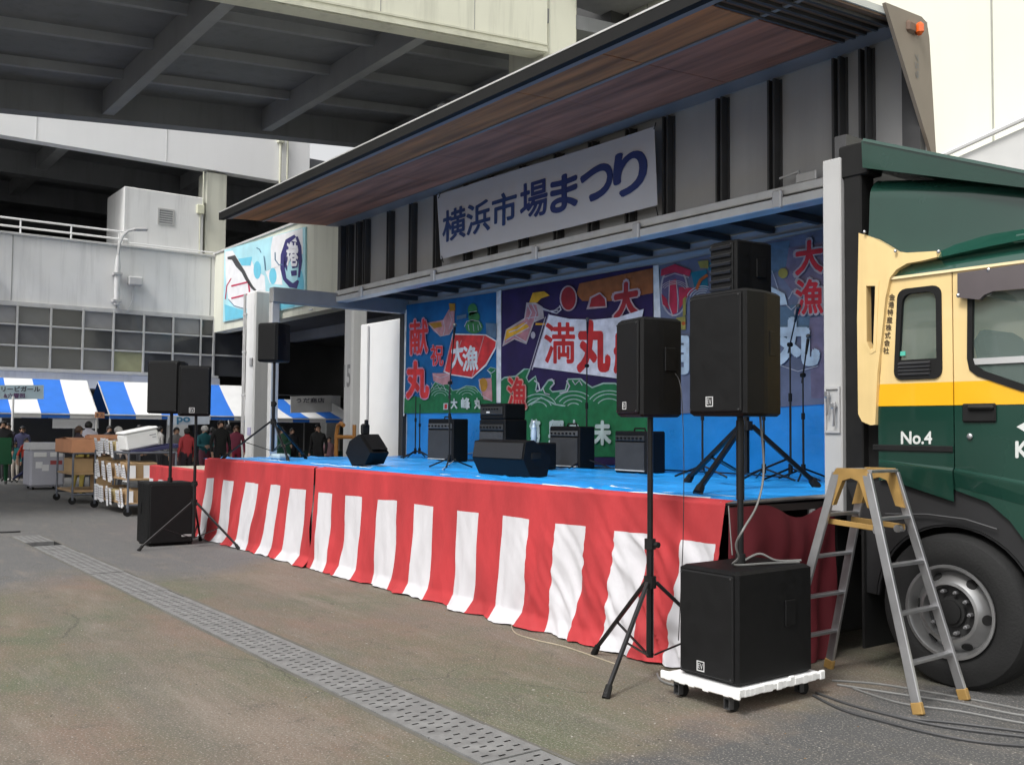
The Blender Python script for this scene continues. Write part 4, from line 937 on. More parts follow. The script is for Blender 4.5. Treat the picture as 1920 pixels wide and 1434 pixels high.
# banner 1
f1 = lambda x, y, o=0: ony(740+x*.18137, 540+y*.18131, BY-o)
b1 = banner('blue fishing banner with a red flag emblem and green waves, leftmost on the back wall', [(757, 776), (932, 772), (931, 548), (762, 572)], M('banner blue', (.006, .13, .34), .8, var=.25, bump=.35, bscale=4), 0, (-13, BY, 2))
wv = [(100, 1140), (140, 1110), (330, 1140), (380, 1030), (420, 970), (470, 1000), (540, 980), (600, 1060), (660, 1050), (740, 1010), (830, 1020), (900, 1100), (990, 1000), (1000, 900), (960, 850), (990, 820), (1050, 835), (1052, 1290), (95, 1295)]
arcs = lambda cx, cy, rs, a0, a1, wd: [stroke([(cx+r*math.cos(t), cy-r*math.sin(t)*.8) for t in np.linspace(a0, a1, 12)], wd) for r in rs]
art(b1, f1, [
    ('white_edge', W_, [[(1052, 40), (1100, 20), (1100, 1185), (1052, 1185)], [(80, 240), (125, 225), (100, 1320), (60, 1330)]]),
    ('waves', GR, [wv]),
    ('wave_lines', (.32, .48, .40), [stroke(wv[2:17], 9)]+arcs(470, 1130, (60, 90, 120), .3, 2.9, 6)+arcs(750, 1130, (60, 95, 125), .5, 2.7, 6)),
    ('turtle', (.05, .22, .07), [ell(805, 230, 50, 70), ell(820, 400, 90, 70), ell(820, 300, 60, 60)]),
    ('crane', (.58, .28, .29), [[(340, 360), (500, 330), (560, 220), (620, 240), (615, 400), (570, 480), (470, 500), (400, 440)], [(390, 880), (560, 880), (600, 990), (500, 1000), (400, 960)], [(870, 940), (1000, 930), (1010, 1170), (920, 1150)]]),
    ('gold_wing', (.5, .24, .03), [[(330, 370), (480, 350), (490, 400), (400, 420)], [(560, 160), (625, 160), (625, 235), (570, 240)], ell(915, 1000, 45, 70)]),
    ('fine_lines', (.55, .55, .6), [stroke([(345, 365), (420, 440), (470, 500), (565, 480), (612, 400)], 6), stroke([(500, 330), (520, 420), (500, 490)], 5), stroke([(560, 250), (590, 330), (560, 430)], 5), stroke([(720, 400), (745, 345), (800, 330), (870, 345), (895, 410)], 6), stroke([(760, 380), (770, 440)], 5), stroke([(810, 370), (820, 450)], 5), stroke([(860, 380), (865, 440)], 5), stroke([(770, 250), (850, 240)], 5), stroke([(400, 900), (470, 930), (560, 900)], 5), stroke([(870, 950), (900, 1110), (1005, 1170)], 7), stroke([(955, 850), (1000, 880), (1040, 850)], 8), stroke([(380, 980), (400, 1040), (440, 1000), (470, 1050), (500, 1000), (530, 1060)], 6)]),
    ('cloud', (.11, .18, .26), [[(640, 290), (740, 270), (740, 310), (640, 330)], [(940, 360), (1050, 370), (1050, 520), (950, 490)]]),
    ('flag_edge', W_, [[(600, 470), (945, 480), (1055, 545), (1050, 620), (950, 800), (800, 935), (580, 900), (505, 865)]]),
    ('flag', RD, [[(606, 484), (935, 490), (1045, 555), (1038, 610), (940, 785), (800, 922), (590, 890), (518, 858)]]),
    ('flag_lines', (.6, .3, .3), [stroke([(925, 490), (800, 920)], 8), stroke([(620, 420), (505, 870)], 8), stroke([(690, 540), (560, 920)], 8)]),
    ('flag_characters', W_, [glyph(f1, '大', 590, 705, 560, 810, .05, -20), glyph(f1, '漁', 705, 860, 600, 850, .03, -20)]),
    ('character_edge', (.55, .3, .42), [glyph(f1, '献', 160, 340, 330, 680, .06, -20), glyph(f1, '丸', 125, 345, 770, 1130, .085), glyph(f1, '祝', 375, 500, 590, 800, .05)]),
    ('characters', RD, [glyph(f1, '献', 160, 340, 330, 680, .02, -20), glyph(f1, '丸', 125, 345, 770, 1130, .045), glyph(f1, '祝', 375, 500, 590, 800, .015)]),
    ('donor_name', (.6, .66, .64), [glyph(f1, '大', 582, 645, 1145, 1245, .05), glyph(f1, '峰', 690, 775, 1135, 1250, .04), glyph(f1, '丸', 825, 890, 1140, 1245, .05), [(505, 1190), (552, 1188), (550, 1255), (503, 1258)]]),
    ('seal', RD, [[(515, 1200), (542, 1199), (541, 1246), (514, 1248)]])])
# banner 2
f2 = lambda x, y, o=0: ony(930+x*.26496, 480+y*.265, BY-o)
b2 = banner('purple fishing banner with a big white flag and green surf, middle of the back wall', [(937, 870), (1222, 872), (1225, 497), (941, 545)], M('banner purple', (.028, .014, .075), .8, var=.3, bump=.35, bscale=4), 0, (-10, BY, 2))
wv2 = [(35, 880), (60, 860), (140, 850), (200, 800), (240, 800), (215, 860), (230, 890), (280, 850), (290, 900), (280, 950), (320, 950), (370, 880), (410, 880), (410, 905), (380, 940), (400, 960), (490, 950), (510, 870), (600, 870), (635, 900), (680, 930), (760, 900), (840, 900), (900, 930), (1000, 880), (1095, 900), (1095, 1250), (1085, 1420), (300, 1420), (30, 1420)]
art(b2, f2, [
    ('white_edge', W_, [[(1112, 70), (1150, 62), (1165, 440), (1118, 445)]]),
    ('sunset', (.34, .11, .035), [[(590, 195), (1112, 85), (1112, 262), (800, 320), (610, 318), (570, 270)]]),
    ('surf', GR, [wv2]),
    ('surf_foam', (.36, .50, .44), [stroke(wv2[:25], 11)]+arcs(300, 1080, (60, 95, 130), .3, 2.6, 7)+arcs(550, 1080, (50, 85, 120, 155), .8, 2.6, 7)+arcs(800, 1080, (90, 130, 160), .9, 2.6, 7)+[stroke([(220, 1060), (320, 1000), (420, 1050), (490, 1060)], 10)]),
    ('bird_edge', (.5, .42, .42), [[(45, 640), (70, 520), (200, 440), (215, 330), (280, 330), (330, 360), (340, 440), (270, 470), (215, 625), (130, 590)]]),
    ('bird', (.52, .22, .25), [[(60, 620), (80, 530), (205, 450), (225, 345), (285, 345), (300, 420), (260, 470), (210, 610), (130, 580)]]),
    ('gold_wing', (.78, .40, .03), [[(60, 600), (75, 525), (200, 470), (235, 500), (170, 550), (100, 570)], [(235, 330), (260, 260), (340, 250), (380, 280), (320, 300), (290, 330)], [(280, 475), (345, 475), (345, 488), (280, 488)]]),
    ('spear', (.42, .38, .44), [stroke([(375, 410), (255, 805)], 9), stroke([(350, 430), (240, 800)], 7), stroke([(330, 380), (400, 395), (450, 360)], 8), ell(262, 560, 16, 25)]),
    ('fine_lines', (.55, .52, .58), [stroke([(70, 600), (130, 560), (180, 590), (215, 610)], 7), stroke([(90, 540), (150, 520), (220, 470)], 6), stroke([(110, 575), (170, 540), (235, 505)], 6), stroke([(225, 345), (250, 400), (230, 450)], 7), stroke([(255, 340), (285, 400), (270, 460)], 6), stroke([(215, 440), (300, 430)], 6), stroke([(390, 395), (430, 405), (460, 380), (450, 350)], 9), stroke([(330, 370), (380, 390), (440, 385)], 8), stroke([(270, 880), (300, 900), (310, 950), (285, 960)], 10), stroke([(370, 880), (395, 870), (412, 900), (385, 930)], 10), stroke([(500, 880), (520, 920), (500, 960), (450, 970)], 10), stroke([(540, 880), (560, 910), (590, 880), (610, 915)], 7), stroke([(330, 930), (345, 970), (380, 980)], 7)]),
    ('teal_tip', (.02, .22, .22), [[(960, 420), (1040, 378), (1020, 425)]]),
    ('emblem_edge', (.5, .36, .38), [ell(512, 300, 62, 92), [(640, 378), (665, 290), (735, 255), (780, 300), (785, 365)], glyph(f2, '大', 830, 1010, 185, 440, .085, -30)]),
    ('emblem', (.36, .025, .03), [ell(512, 300, 52, 82), [(660, 362), (675, 300), (735, 268), (770, 305), (775, 355)], glyph(f2, '大', 840, 1000, 195, 430, .05, -30)]),
    ('flag', (.76, .75, .82), [[(375, 415), (520, 445), (700, 450), (860, 435), (1045, 375), (1010, 560), (1000, 800), (960, 880), (830, 862), (600, 832), (262, 785)]]),
    ('flag_characters', (.58, .03, .03), [glyph(f2, '満', 345, 555, 475, 755, .02), glyph(f2, '丸', 580, 800, 470, 810, .05), glyph(f2, '船', 840, 990, 520, 820, .05)]),
    ('character_edge', (.6, .3, .25), [glyph(f2, '漁', 80, 215, 860, 1080, .06)]),
    ('character', (.58, .03, .03), [glyph(f2, '漁', 84, 210, 864, 1076, .025)]),
    ('donor_name', (.52, .62, .58), [glyph(f2, '第', 240, 310, 1160, 1320, .05), glyph(f2, '興', 375, 480, 1165, 1320, .05), glyph(f2, '丸', 520, 600, 1165, 1320, .05), glyph(f2, '未', 695, 810, 1170, 1330, .05)])])
# banner 3
f3 = lambda x, y, o=0: ony(1220+x*.2511, 420+y*.2511, BY-o)
b3 = banner('grey blue fishing banner with pale brush characters, rightmost on the back wall', [(1237, 778), (1552, 757), (1552, 428), (1237, 498)], M('banner slate', (.15, .17, .25), .8, var=.35, scale=2.2, bump=.35, bscale=4), 0, (-7, BY, 2))
art(b3, f3, [
    ('violet_field', (.19, .16, .24), [[(900, 200), (1320, 130), (1320, 620), (1150, 640), (1000, 420)], [(1180, 700), (1320, 690), (1320, 1300), (1200, 1300)]]),
    ('slate_field', (.11, .18, .26), [[(800, 160), (1040, 120), (1010, 320), (820, 420)], [(960, 620), (1200, 580), (1180, 800), (960, 900)]]),
    ('teal', (.01, .15, .22), [[(300, 360), (420, 340), (430, 480), (330, 490)], [(420, 290), (560, 270), (560, 330), (430, 350)]]),
    ('crest_edge', (.45, .42, .45), [ell(175, 500, 105, 190)]),
    ('crest', (.13, .10, .2), [ell(175, 500, 92, 178)]),
    ('lobster', (.5, .03, .07), [[(75, 390), (80, 340), (180, 300), (300, 345), (290, 390), (180, 360)], [(135, 430), (190, 410), (200, 660), (160, 680), (140, 600)], [(210, 470), (330, 480), (260, 560), (215, 640)], [(80, 520), (120, 560), (140, 640), (90, 600)]]),
    ('lobster_lines', (.5, .4, .42), [stroke([(95, 400), (180, 370), (285, 400)], 7), stroke([(140, 420), (135, 600), (165, 690)], 7), stroke([(190, 420), (205, 560), (200, 660)], 7)]+arcs(180, 520, (90, 105, 120), .5, 2.6, 5)),
    ('fine_lines', (.5, .5, .56), arcs(390, 560, (60, 80, 100, 120), 1.2, 2.9, 6)+[stroke([(1030, 560), (1060, 500), (1090, 520)], 7), stroke([(1010, 600), (1050, 640), (1085, 610)], 7), stroke([(905, 350), (930, 420), (960, 520)], 6), stroke([(950, 1050), (1100, 1100), (1250, 1060)], 6)]),
    ('gold', (.34, .29, .07), [[(350, 280), (430, 270), (430, 330), (370, 330)], [(190, 700), (260, 690), (260, 790), (195, 790)], ell(988, 368, 36, 38), [(240, 560), (262, 540), (262, 680), (240, 690)]]),
    ('orange', (.45, .10, .02), [stroke([(340, 490), (370, 420), (425, 380)], 22), ell(245, 742, 14, 14)]),
    ('pale_characters', (.55, .66, .75), [glyph(f3, '丸', 930, 1245, 715, 1045, .06), glyph(f3, '明', 100, 275, 850, 1110, .06), [(900, 470), (1000, 520), (1020, 600), (940, 610), (900, 560)], glyph(f3, '栄', 480, 760, 760, 1080, .08)]),
    ('red_edge', (.42, .36, .38), [glyph(f3, '大', 1075, 1290, 120, 375, .075, -30), glyph(f3, '漁', 1075, 1295, 410, 675, .06, -10)]),
    ('red_characters', (.60, .03, .045), [glyph(f3, '大', 1085, 1282, 130, 365, .035, -30), glyph(f3, '漁', 1085, 1285, 418, 668, .025, -10)])])
# ================================================================== LOUDSPEAKERS AND STAGE GEAR
logo_w = M('logo white', (.6, .6, .6), .5)
def logo_mesh(s):
    mb = MB(); r = s/2
    mb.plate([(-r, -r), (r, -r), (r, r), (-r, r)], [[(-r*.82, -r*.82), (r*.82, -r*.82), (r*.82, r*.82), (-r*.82, r*.82)]], (0, 0, 0), (1, 0, 0), (0, 0, 1), .003)
    put_text(mb, 'E', lambda u, v: Vector((-r*.62+u*r*.5, -.001, -r*.45+v*r*1.0)))
    put_text(mb, 'V', lambda u, v: Vector((-r*.05+u*r*.68, -.001, -r*.60+v*r*1.15)))
    return mb
def speaker(name, label, loc, rz, w, d, h, bw=None, group=None, logo=None, tilt=0, kind='speaker', louvre=0):
    t = thing(name, label, kind, loc, rz, group); bw = bw or w
    o = [(-w/2, -d/2), (w/2, -d/2), (w/2, -d*.05), (bw/2, d/2), (-bw/2, d/2), (-w/2, -d*.05)]
    b = .018; mb = MB()
    ch = []
    for i, p in enumerate(o):
        a, c = Vector(o[i-1]), Vector(o[(i+1) % 6]); p = Vector(p); ch += [tuple(p+(a-p).normalized()*b), tuple(p+(c-p).normalized()*b)]
    n = len(ch); cx = 0
    rings = [(0, 1-.02/w*2, b*0), (b, 1, 0), (h-b, 1, 0), (h, 1-.02/w*2, 0)]
    vs = []
    for (z, k, _) in rings: vs += [(x*k, y*k, z) for x, y in ch]
    fs = [(k*n+i, k*n+(i+1) % n, (k+1)*n+(i+1) % n, (k+1)*n+i) for k in range(3) for i in range(n)]+[tuple(range(n))[::-1], tuple(range(3*n, 4*n))]
    mb.add(vs, fs); mb.build('cabinet', black, t)
    mb = MB(); mb.obox((0, -d/2-.006, h/2), (w-.05, .02, h-.05), None, .008); g_ = mb.build('grille', blackgrille, t)
    if louvre:
        mb = MB()
        for k in range(louvre): mb.obox((0, -d/2-.022, .06+(h-.12)*k/(louvre-1)), (w-.07, .03, .02), Matrix.Rotation(.5, 3, 'X'))
        mb.build('louvres', M('louvre grey', (.022, .022, .023), .45), t)
    if logo:
        o_ = logo_mesh(logo).build('logo', logo_w, t); o_.location = (-w*.08, -d/2-.018, h*.115)
    for s in (-1, 1):
        hd = MB().obox((0, 0, 0), (.012, .10, .16), None, .005).build('handle', black, t)
        hd.location = (s*(w/2+bw/2)/2+s*.004, d*.18, h*.58); hd.rotation_euler = (0, 0, -s*math.atan2((w-bw)/2, d*.55)*-1)
    mb = MB()
    for (x, y, z) in ((w/2-.04, -d/2-.015, .04), (-w/2+.04, -d/2-.015, .04), (w/2-.04, -d/2-.015, h-.04), (-w/2+.04, -d/2-.015, h-.04)): mb.cyl((x, y, z), (x, y-.006, z), .006, n=6)
    mb.build('screws', dark_g, t)
    return t
def tripod(name, label, loc, rz, pole_h, feet, leg_z, r=.018, group=None, brace_z=.3, kind='stand', feet_local=None):
    t = thing(name, label, kind, loc, rz, group)
    mb = MB(); mb.cyl((0, 0, .12), (0, 0, leg_z+.25), r*1.25, n=10); mb.cyl((0, 0, leg_z+.25), (0, 0, pole_h), r, n=10); mb.build('pole', blackmetal, t)
    mb = MB(); mb.cyl((0, 0, leg_z-.04), (0, 0, leg_z+.04), r*2.1, n=10); mb.cyl((0, 0, leg_z+.22), (0, 0, leg_z+.29), r*1.9, n=10); mb.build('collar', rubber, t)
    kb = MB(); kb.cyl((0, 0, leg_z+.255), (.075, 0, leg_z+.255), .007, n=6); kb.cyl((.055, 0, leg_z+.255), (.08, 0, leg_z+.255), .02, n=8); kb.build('knob', rubber, t)
    for (fx, fy) in feet:
        f = Vector((fx, fy, .02)); d = Vector((fx, fy, 0)).normalized(); top = d*(r*2)+Vector((0, 0, leg_z))
        lg = MB().bar(top, f, r*1.3, r*1.3, b=.004).build('leg', blackmetal, t)
        MB().cyl(f+(top-f).normalized()*.07, f-Vector((0, 0, .02)), r*1.1, r*1.3, n=8).build('rubber_foot', rubber, lg)
        m = top.lerp(f, .55); MB().bar(d*(r*1.4)+Vector((0, 0, brace_z*.45)), m, r*.8, r*.5).build('brace', blackmetal, t)
    return t
def ring3(rad, a0): return [(rad*math.cos(a0+2*PI*k/3), rad*math.sin(a0+2*PI*k/3)) for k in range(3)]
def cable(label, pts, r, mat, name='cable', n=6, sub=6, group=None):
    pts = [Vector(p) for p in pts]; out = []
    for i in range(len(pts)-1):
        p0, p1, p2, p3 = pts[max(i-1, 0)], pts[i], pts[i+1], pts[min(i+2, len(pts)-1)]
        for k in range(sub):
            t = k/sub; out.append(.5*((2*p1)+(p2-p0)*t+(2*p0-5*p1+4*p2-p3)*t*t+(3*p1-p0-3*p2+p3)*t**3))
    out.append(pts[-1])
    o = MB().tube(out, r, n).build(name, mat); return tag(o, label, 'cable', group)
grey_cable = M('grey cable', (.16, .16, .155), .5); black_cable = M('black cable', (.015, .015, .016), .45)

# right front stack
dol = thing('dolly', 'white foam-covered dolly under the big right subwoofer', 'dolly', (-4.09, 4.89, 0))
mb = MB(); mb.obox((0, 0, .125), (.56, .80, .04), None, .012); db = mb.build('board', whitep, dol)
mb = MB()
for k in range(16):
    x = -.29+.58*k/15; mb.obox((x, -.405+.006*nz(k*1.7), .125+.006*nz(k*.9, 2)), (.05, .02, .05+.02*nz(k*.6, 4)), None, .006)
for k in range(20):
    y = -.4+.8*k/19; mb.obox((.285+.006*nz(k*1.3), y, .125+.006*nz(k*.8, 5)), (.02, .05, .05+.02*nz(k*.7, 7)), None, .006)
mb.build('edge_padding', styro, dol)
for (x, y) in ((-.2, -.33), (.2, -.33), (-.2, .33), (.2, .33)):
    mb = MB(); mb.cyl((x-.014, y, .038), (x+.014, y, .038), .038, n=14); c_ = mb.build('caster', rubber, dol)
    MB().plate([(x-.022, .02), (x+.022, .02), (x+.022, .105), (x-.022, .105)], [[(x-.016, .015+.01), (x+.016, .025), (x+.016, .08), (x-.016, .08)]], (0, y-.02, 0), (1, 0, 0), (0, 0, 1), -.04).build('fork', dark_g, c_)
speaker('subwoofer', 'big black subwoofer with small square logo standing on the white dolly', (-4.07, 4.89, .148), 0, .47, .71, .665, None, 'black subwoofers', .06)
pp = ony(1388, 900, 4.9)
pl = thing('speaker_pole', 'black pole rising from the right subwoofer to the large loudspeaker', 'pole', (pp.x, 4.9, .81))
MB().cyl((0, 0, 0), (0, 0, .95), .020, n=12).build('tube', blackmetal, pl); MB().cyl((0, 0, .0), (0, 0, .06), .032, n=12).build('collar', rubber, pl)
MB().cyl((0, 0, .40), (0, 0, .9), .026, n=12).build('sleeve', blackmetal, pl)
speaker('loudspeaker', 'large black loudspeaker with square logo on the pole above the right subwoofer', (pp.x-.01, 4.9, 1.735), math.radians(-3), .49, .41, .78, .34, 'black loudspeakers on stands', .062)
# tripod speaker left of it
tp = Vector((ony(1219, 1000, 4.76).x, 4.76, 0)); a0 = math.atan2(4.14-4.76, -4.53-tp.x)
tripod('speaker_stand', 'black tripod stand in front of the striped curtain, left of the right subwoofer', tp, 0, 1.78, ring3(.68, a0), .62, .02, 'black tripod speaker stands', .3)
speaker('loudspeaker', 'medium black loudspeaker turned sideways on the tripod before the striped curtain', (tp.x, tp.y, 1.73), math.radians(-14), .34, .34, .665, .27, 'black loudspeakers on stands', .05)
# tall tripod on the stage carrying the louvred box
feet = [Vector((-5.12, 5.6, ZB)), Vector((-6.3, 6.75, ZB)), ony(1533, 906, 7.1)]
tc_ = Vector((ony(1397, 850, 6.55).x, 6.55, ZB+.015)); 
tripod('speaker_stand', 'heavy black tripod stand on the right end of the blue stage', tc_, 0, 1.55, [((f-tc_).x, (f-tc_).y) for f in feet], .52, .03, 'black tripod speaker stands', .25)
lb = ony(1387, 560, 6.55)
speaker('loudspeaker', 'small black louvred loudspeaker showing above the large right loudspeaker', (lb.x, 6.55, 2.70), math.radians(-2), .30, .42, .54, .36, 'black loudspeakers on stands', None, louvre=7)
# left group
sl2 = Vector((-13.92, 4.40, 0))
speaker('subwoofer', 'black subwoofer on the ground at the far left corner of the stage', sl2+Vector((0, 0, .02)), math.radians(88), .62, .55, .84, None, 'black subwoofers', None)
q = Vector((-13.62, 4.62, .13)); mb = MB(); mb.obox(q, (.01, .17, .03), None, .003); tag(mb.build('name_plate', alu_p), 'small metal badge low on the left subwoofer front', 'badge')
mb = MB()
for (x, y) in ((-14.15, 4.15), (-13.7, 4.15), (-14.15, 4.68), (-13.7, 4.68)): mb.cyl((x, y, 0), (x, y, .022), .03, n=8)
tag(mb.build('rubber_foot', rubber), 'rubber feet under the left subwoofer', 'rubber feet')
pz = Vector((sl2.x, ony(320, 850, 4.4).y, 0)); px_ = ony(320, 850, 4.42).x
pl = thing('speaker_pole', 'black pole standing on the left subwoofer', 'pole', (px_, 4.42, .86))
MB().cyl((0, 0, 0), (0, 0, .98), .022, n=10).build('tube', blackmetal, pl); MB().cyl((0, 0, .0), (0, 0, .06), .034, n=10).build('collar', rubber, pl)
speaker('loudspeaker', 'black loudspeaker on the pole of the left subwoofer, the rear one of the left pair', (px_-.05, 4.40, 1.81), math.radians(48), .46, .42, .73, .34, 'black loudspeakers on stands', None)
tb = Vector((ony(365, 900, 4.60).x, 4.60, 0))
tripod('speaker_stand', 'black tripod stand in front of the left subwoofer, legs wide apart', tb, 0, 1.82, ring3(.74, math.atan2(4.06-4.62, -13.3-tb.x)), .60, .02, 'black tripod speaker stands', .28)
speaker('loudspeaker', 'black loudspeaker with small white logo on the front tripod of the left pair', (tb.x, tb.y-.03, 1.775), math.radians(72), .42, .40, .68, .32, 'black loudspeakers on stands', .07)
# rear tripod on the stage's left end
tcx = Vector((ony(513, 760, 5.75).x, 5.75, ZB+.012))
tripod('speaker_stand', 'black tripod stand at the back left of the stage before the white column', tcx, 0, 1.45, ring3(.72, -2.2), .55, .02, 'black tripod speaker stands', .3)
speaker('loudspeaker', 'black loudspeaker high on the rear tripod beside the white column', (tcx.x, tcx.y, 2.57), math.radians(28), .36, .34, .56, .30, 'black loudspeakers on stands', None)
mb = MB(); mb.obox((tcx.x+.15, tcx.y+.05, ZB+.06), (.3, .2, .09), None, .03); tag(mb.build('cable_bundle', M('pale coil', (.35, .45, .5), .6)), 'small pale bundle lying by the rear tripod foot', 'bundle')

# monitors
def wedge_from(pts, Y, wid, label, base):
    P3 = [ony(x, y, Y) for x, y in pts]; zmin = min(p.z for p in P3); P3 = [p+Vector((0, 0, base-zmin)) for p in P3]
    c = sum(P3, Vector())/len(P3)
    t = thing('stage_monitor', label, 'monitor', (c.x, Y, base), 0, 'wedge monitors on the stage')
    MB().prism(P3, (0, wid, 0)).build('cabinet', black, t, True)
    return t, P3
w1, p3 = wedge_from([(648, 851), (655, 829), (673, 816), (694, 851), (684, 872), (660, 875)], 5.75, .26, 'black wedge monitor lying side-on near the left front stage edge', ZB+.015)
mb = MB(); a, b = p3[2]+Vector((.03, .03, -.01)), p3[3]+Vector((-.02, .03, .03)); mb.add([a+Vector((.012, 0, .012)), b+Vector((.012, 0, .012)), b+Vector((.012, .22, .012)), a+Vector((.012, .22, .012))], [(0, 1, 2, 3)]); mb.build('grille', blackgrille, w1, True)
mb = MB(); mb.obox(p3[2]+Vector((-.03, .1, .06)), (.05, .12, .14), None, .02); mb.obox(p3[2]+Vector((.0, .1, .14)), (.03, .05, .08), None, .01); mb.build('handle', rubber, w1, True)
xa, xb = ony(890, 850, 5.95).x, ony(986, 850, 5.95).x
w2 = thing('stage_monitor', 'large black wedge monitor seen from behind at the middle front of the stage', 'monitor', ((xa+xb)/2, 5.95, ZB+.015), 0, 'wedge monitors on the stage')
pr = [(.06, 0), (-.03, .17), (.0, .345), (.10, .365), (.32, .19), (.27, 0)]
MB().prism([(xa, 5.95+y, ZB+.015+z) for y, z in pr], (xb-xa, 0, 0)).build('cabinet', black, w2, True)
MB().prism([(xa+.02, 5.918, ZB+.015+.18), (xa+.02, 5.944, ZB+.015+.335), (xa+.02, 5.936, ZB+.015+.335), (xa+.02, 5.908, ZB+.015+.18)], (xb-xa-.04, 0, 0)).build('back_panel', M('worn grey carpet', (.014, .014, .015), .9, var=.25, bump=.3, bscale=200), w2, True)
for x in (xa, xb): MB().obox((x, 6.08, ZB+.22), (.012, .12, .06), None, .004).build('side_handle', rubber, w2, True)
# amplifiers
def amp(label, px0, px1, pyt, Y, dep, chrome=True, name='guitar_amplifier', base=ZB+.012):
    a, b = ony(px0, (pyt+860)/2, Y).x, ony(px1, (pyt+860)/2, Y).x; top = ony((px0+px1)/2, pyt, Y).z; w, h = b-a, top-base
    t = thing(name, label, 'amplifier', ((a+b)/2, Y, base), 0, 'amplifiers along the back wall')
    MB().obox((0, dep/2, h/2), (w, dep, h), None, .015).build('cabinet', black, t)
    MB().obox((0, -.004, h*.40), (w-.05, .02, h*.66), None, .004).build('grille_cloth', M('grey grille cloth', (.03, .03, .031), .8, var=.2, scale=6, bump=.3, bscale=300), t)
    pn = MB().obox((0, -.004, h*.83), (w-.05, .02, h*.12), None, .004).build('control_panel', M('satin control strip', (.12, .12, .12), .4, .4) if chrome else M('dark panel', (.03, .03, .03), .4), t)
    mb = MB()
    for k in range(7): x = -w/2+.07+(w-.14)*k/6; mb.cyl((x, -.012, h*.83), (x, -.034, h*.83), .012, n=8)
    mb.build('control_knobs', rubber, pn)
    MB().obox((0, -.008, .03), (w-.05, .015, .012)).build('piping', M('white piping', (.5, .5, .48), .5), t)
    mb = MB(); mb.tube([(-.09, dep/2, h), (-.08, dep/2, h+.03), (.08, dep/2, h+.03), (.09, dep/2, h)], .01, 6); mb.build('carry_handle', rubber, t)
    mb = MB()
    for x in (-w/2+.04, w/2-.04):
        for y in (.04, dep-.04): mb.cyl((x, y, -.012), (x, y, 0), .015, n=8)
    mb.build('feet', rubber, t)
    return t, w, h
amp('black guitar amplifier with grey front left of the bass stack', 802, 849, 785, 7.75, .27)
amp('black guitar amplifier with silver control strip right of the bass stack', 1030, 1086, 799, 7.75, .26)
amp('dark guitar amplifier under the sideways loudspeaker, nearest the stage right', 1152, 1212, 808, 7.6, .30, False)
t, w_, h_ = amp('tall black bass speaker cabinet behind the large wedge monitor', 898, 946, 786, 7.3, .36, False, 'bass_cabinet')
a = thing('bass_amplifier_head', 'black bass amplifier head on top of the tall bass cabinet', 'amplifier', (t.location.x, 7.3, ZB+.012+h_), 0, 'amplifiers along the back wall')
MB().obox((0, .17, .10), (w_-.02, .34, .20), None, .015).build('cabinet', black, a); MB().obox((0, -.004, .11), (w_-.08, .02, .10), None, .004).build('control_panel', M('dark panel', (.03, .03, .03), .4), a)
MB().obox((-.06, -.016, .09), (.07, .004, .02)).build('badge', logo_w, a)
mb = MB()
for k in range(6): mb.cyl((-.15+.06*k, -.012, .13), (-.15+.06*k, -.032, .13), .01, n=8)
mb.build('control_knobs', rubber, a)
# microphone stands
def mic_stand(label, px, Y, ztop, boom=None, mic=True, straight=False, base_a=.3, pole_py=800):
    x = ony(px, pole_py, Y).x
    t = thing('microphone_stand', label, 'mic stand', (x, Y, ZB+.014), 0, 'microphone stands on the stage')
    mb = MB(); mb.cyl((0, 0, .08), (0, 0, ztop*.6), .011, n=8); mb.cyl((0, 0, ztop*.6), (0, 0, ztop), .008, n=8); mb.build('pole', blackmetal, t)
    mb = MB(); mb.cyl((0, 0, ztop*.58), (0, 0, ztop*.64), .018, n=8); mb.cyl((0, 0, .07), (0, 0, .16), .022, n=8); mb.build('clutch', rubber, t)
    for k in range(3):
        an = base_a+2*PI*k/3; f = Vector((.30*math.cos(an), .30*math.sin(an), .012))
        MB().tube([(0, 0, .12), f*.5+Vector((0, 0, .06)), f], .010, 6).build('leg', blackmetal, t)
    tip = Vector((0, 0, ztop))
    if boom:
        d = Vector(boom); tip = Vector((0, 0, ztop))+d
        MB().tube([Vector((0, 0, ztop))-d*.35, tip], .007, 6).build('boom', blackmetal, t)
        MB().cyl((-.02, 0, ztop), (.02, 0, ztop), .022, n=8).build('boom_joint', rubber, t)
    if mic:
        dd = (Vector(boom).normalized() if boom else Vector((0, -.6, .8))); mm = MB(); mm.cyl(tip-dd*.02, tip+dd*.13, .011, .016, n=8); b_ = mm.build('microphone', blackmetal, t)
        MB().sph(tip+dd*.155, .025, 10, 6).build('microphone_head', M('mic mesh grey', (.10, .10, .10), .4, .5), b_)
    return t
mic_stand('microphone stand at the back left of the stage beside the white truck door', 779, 8.0, .98, None, False, base_a=.9)
mic_stand('short instrument stand just right of the back left microphone stand', 787, 8.1, .85, None, False, base_a=.2)
mic_stand('microphone stand with raised boom before the blue fishing banner', 843, 6.45, 1.02, (.22, -.1, .52), base_a=-2.8, pole_py=790)
mic_stand('microphone stand with angled boom before the purple fishing banner', 1100, 7.9, 1.25, (.12, -.1, .40), base_a=.6, pole_py=780)
mic_stand('plain stand behind the large right loudspeaker, leftmost of its row', 1317, 7.6, 1.0, None, False, base_a=.1)
mic_stand('thin stand between the tripod legs behind the right loudspeaker', 1432, 7.6, 1.0, None, False, base_a=.4)
mic_stand('microphone stand with a boom and clip before the pale banner characters', 1482, 7.9, 1.32, (.14, -.1, .22), base_a=.2)
mic_stand('microphone stand with an upright microphone nearest the white truck post', 1506, 7.95, 1.02, (.04, 0, .22), base_a=1.0)
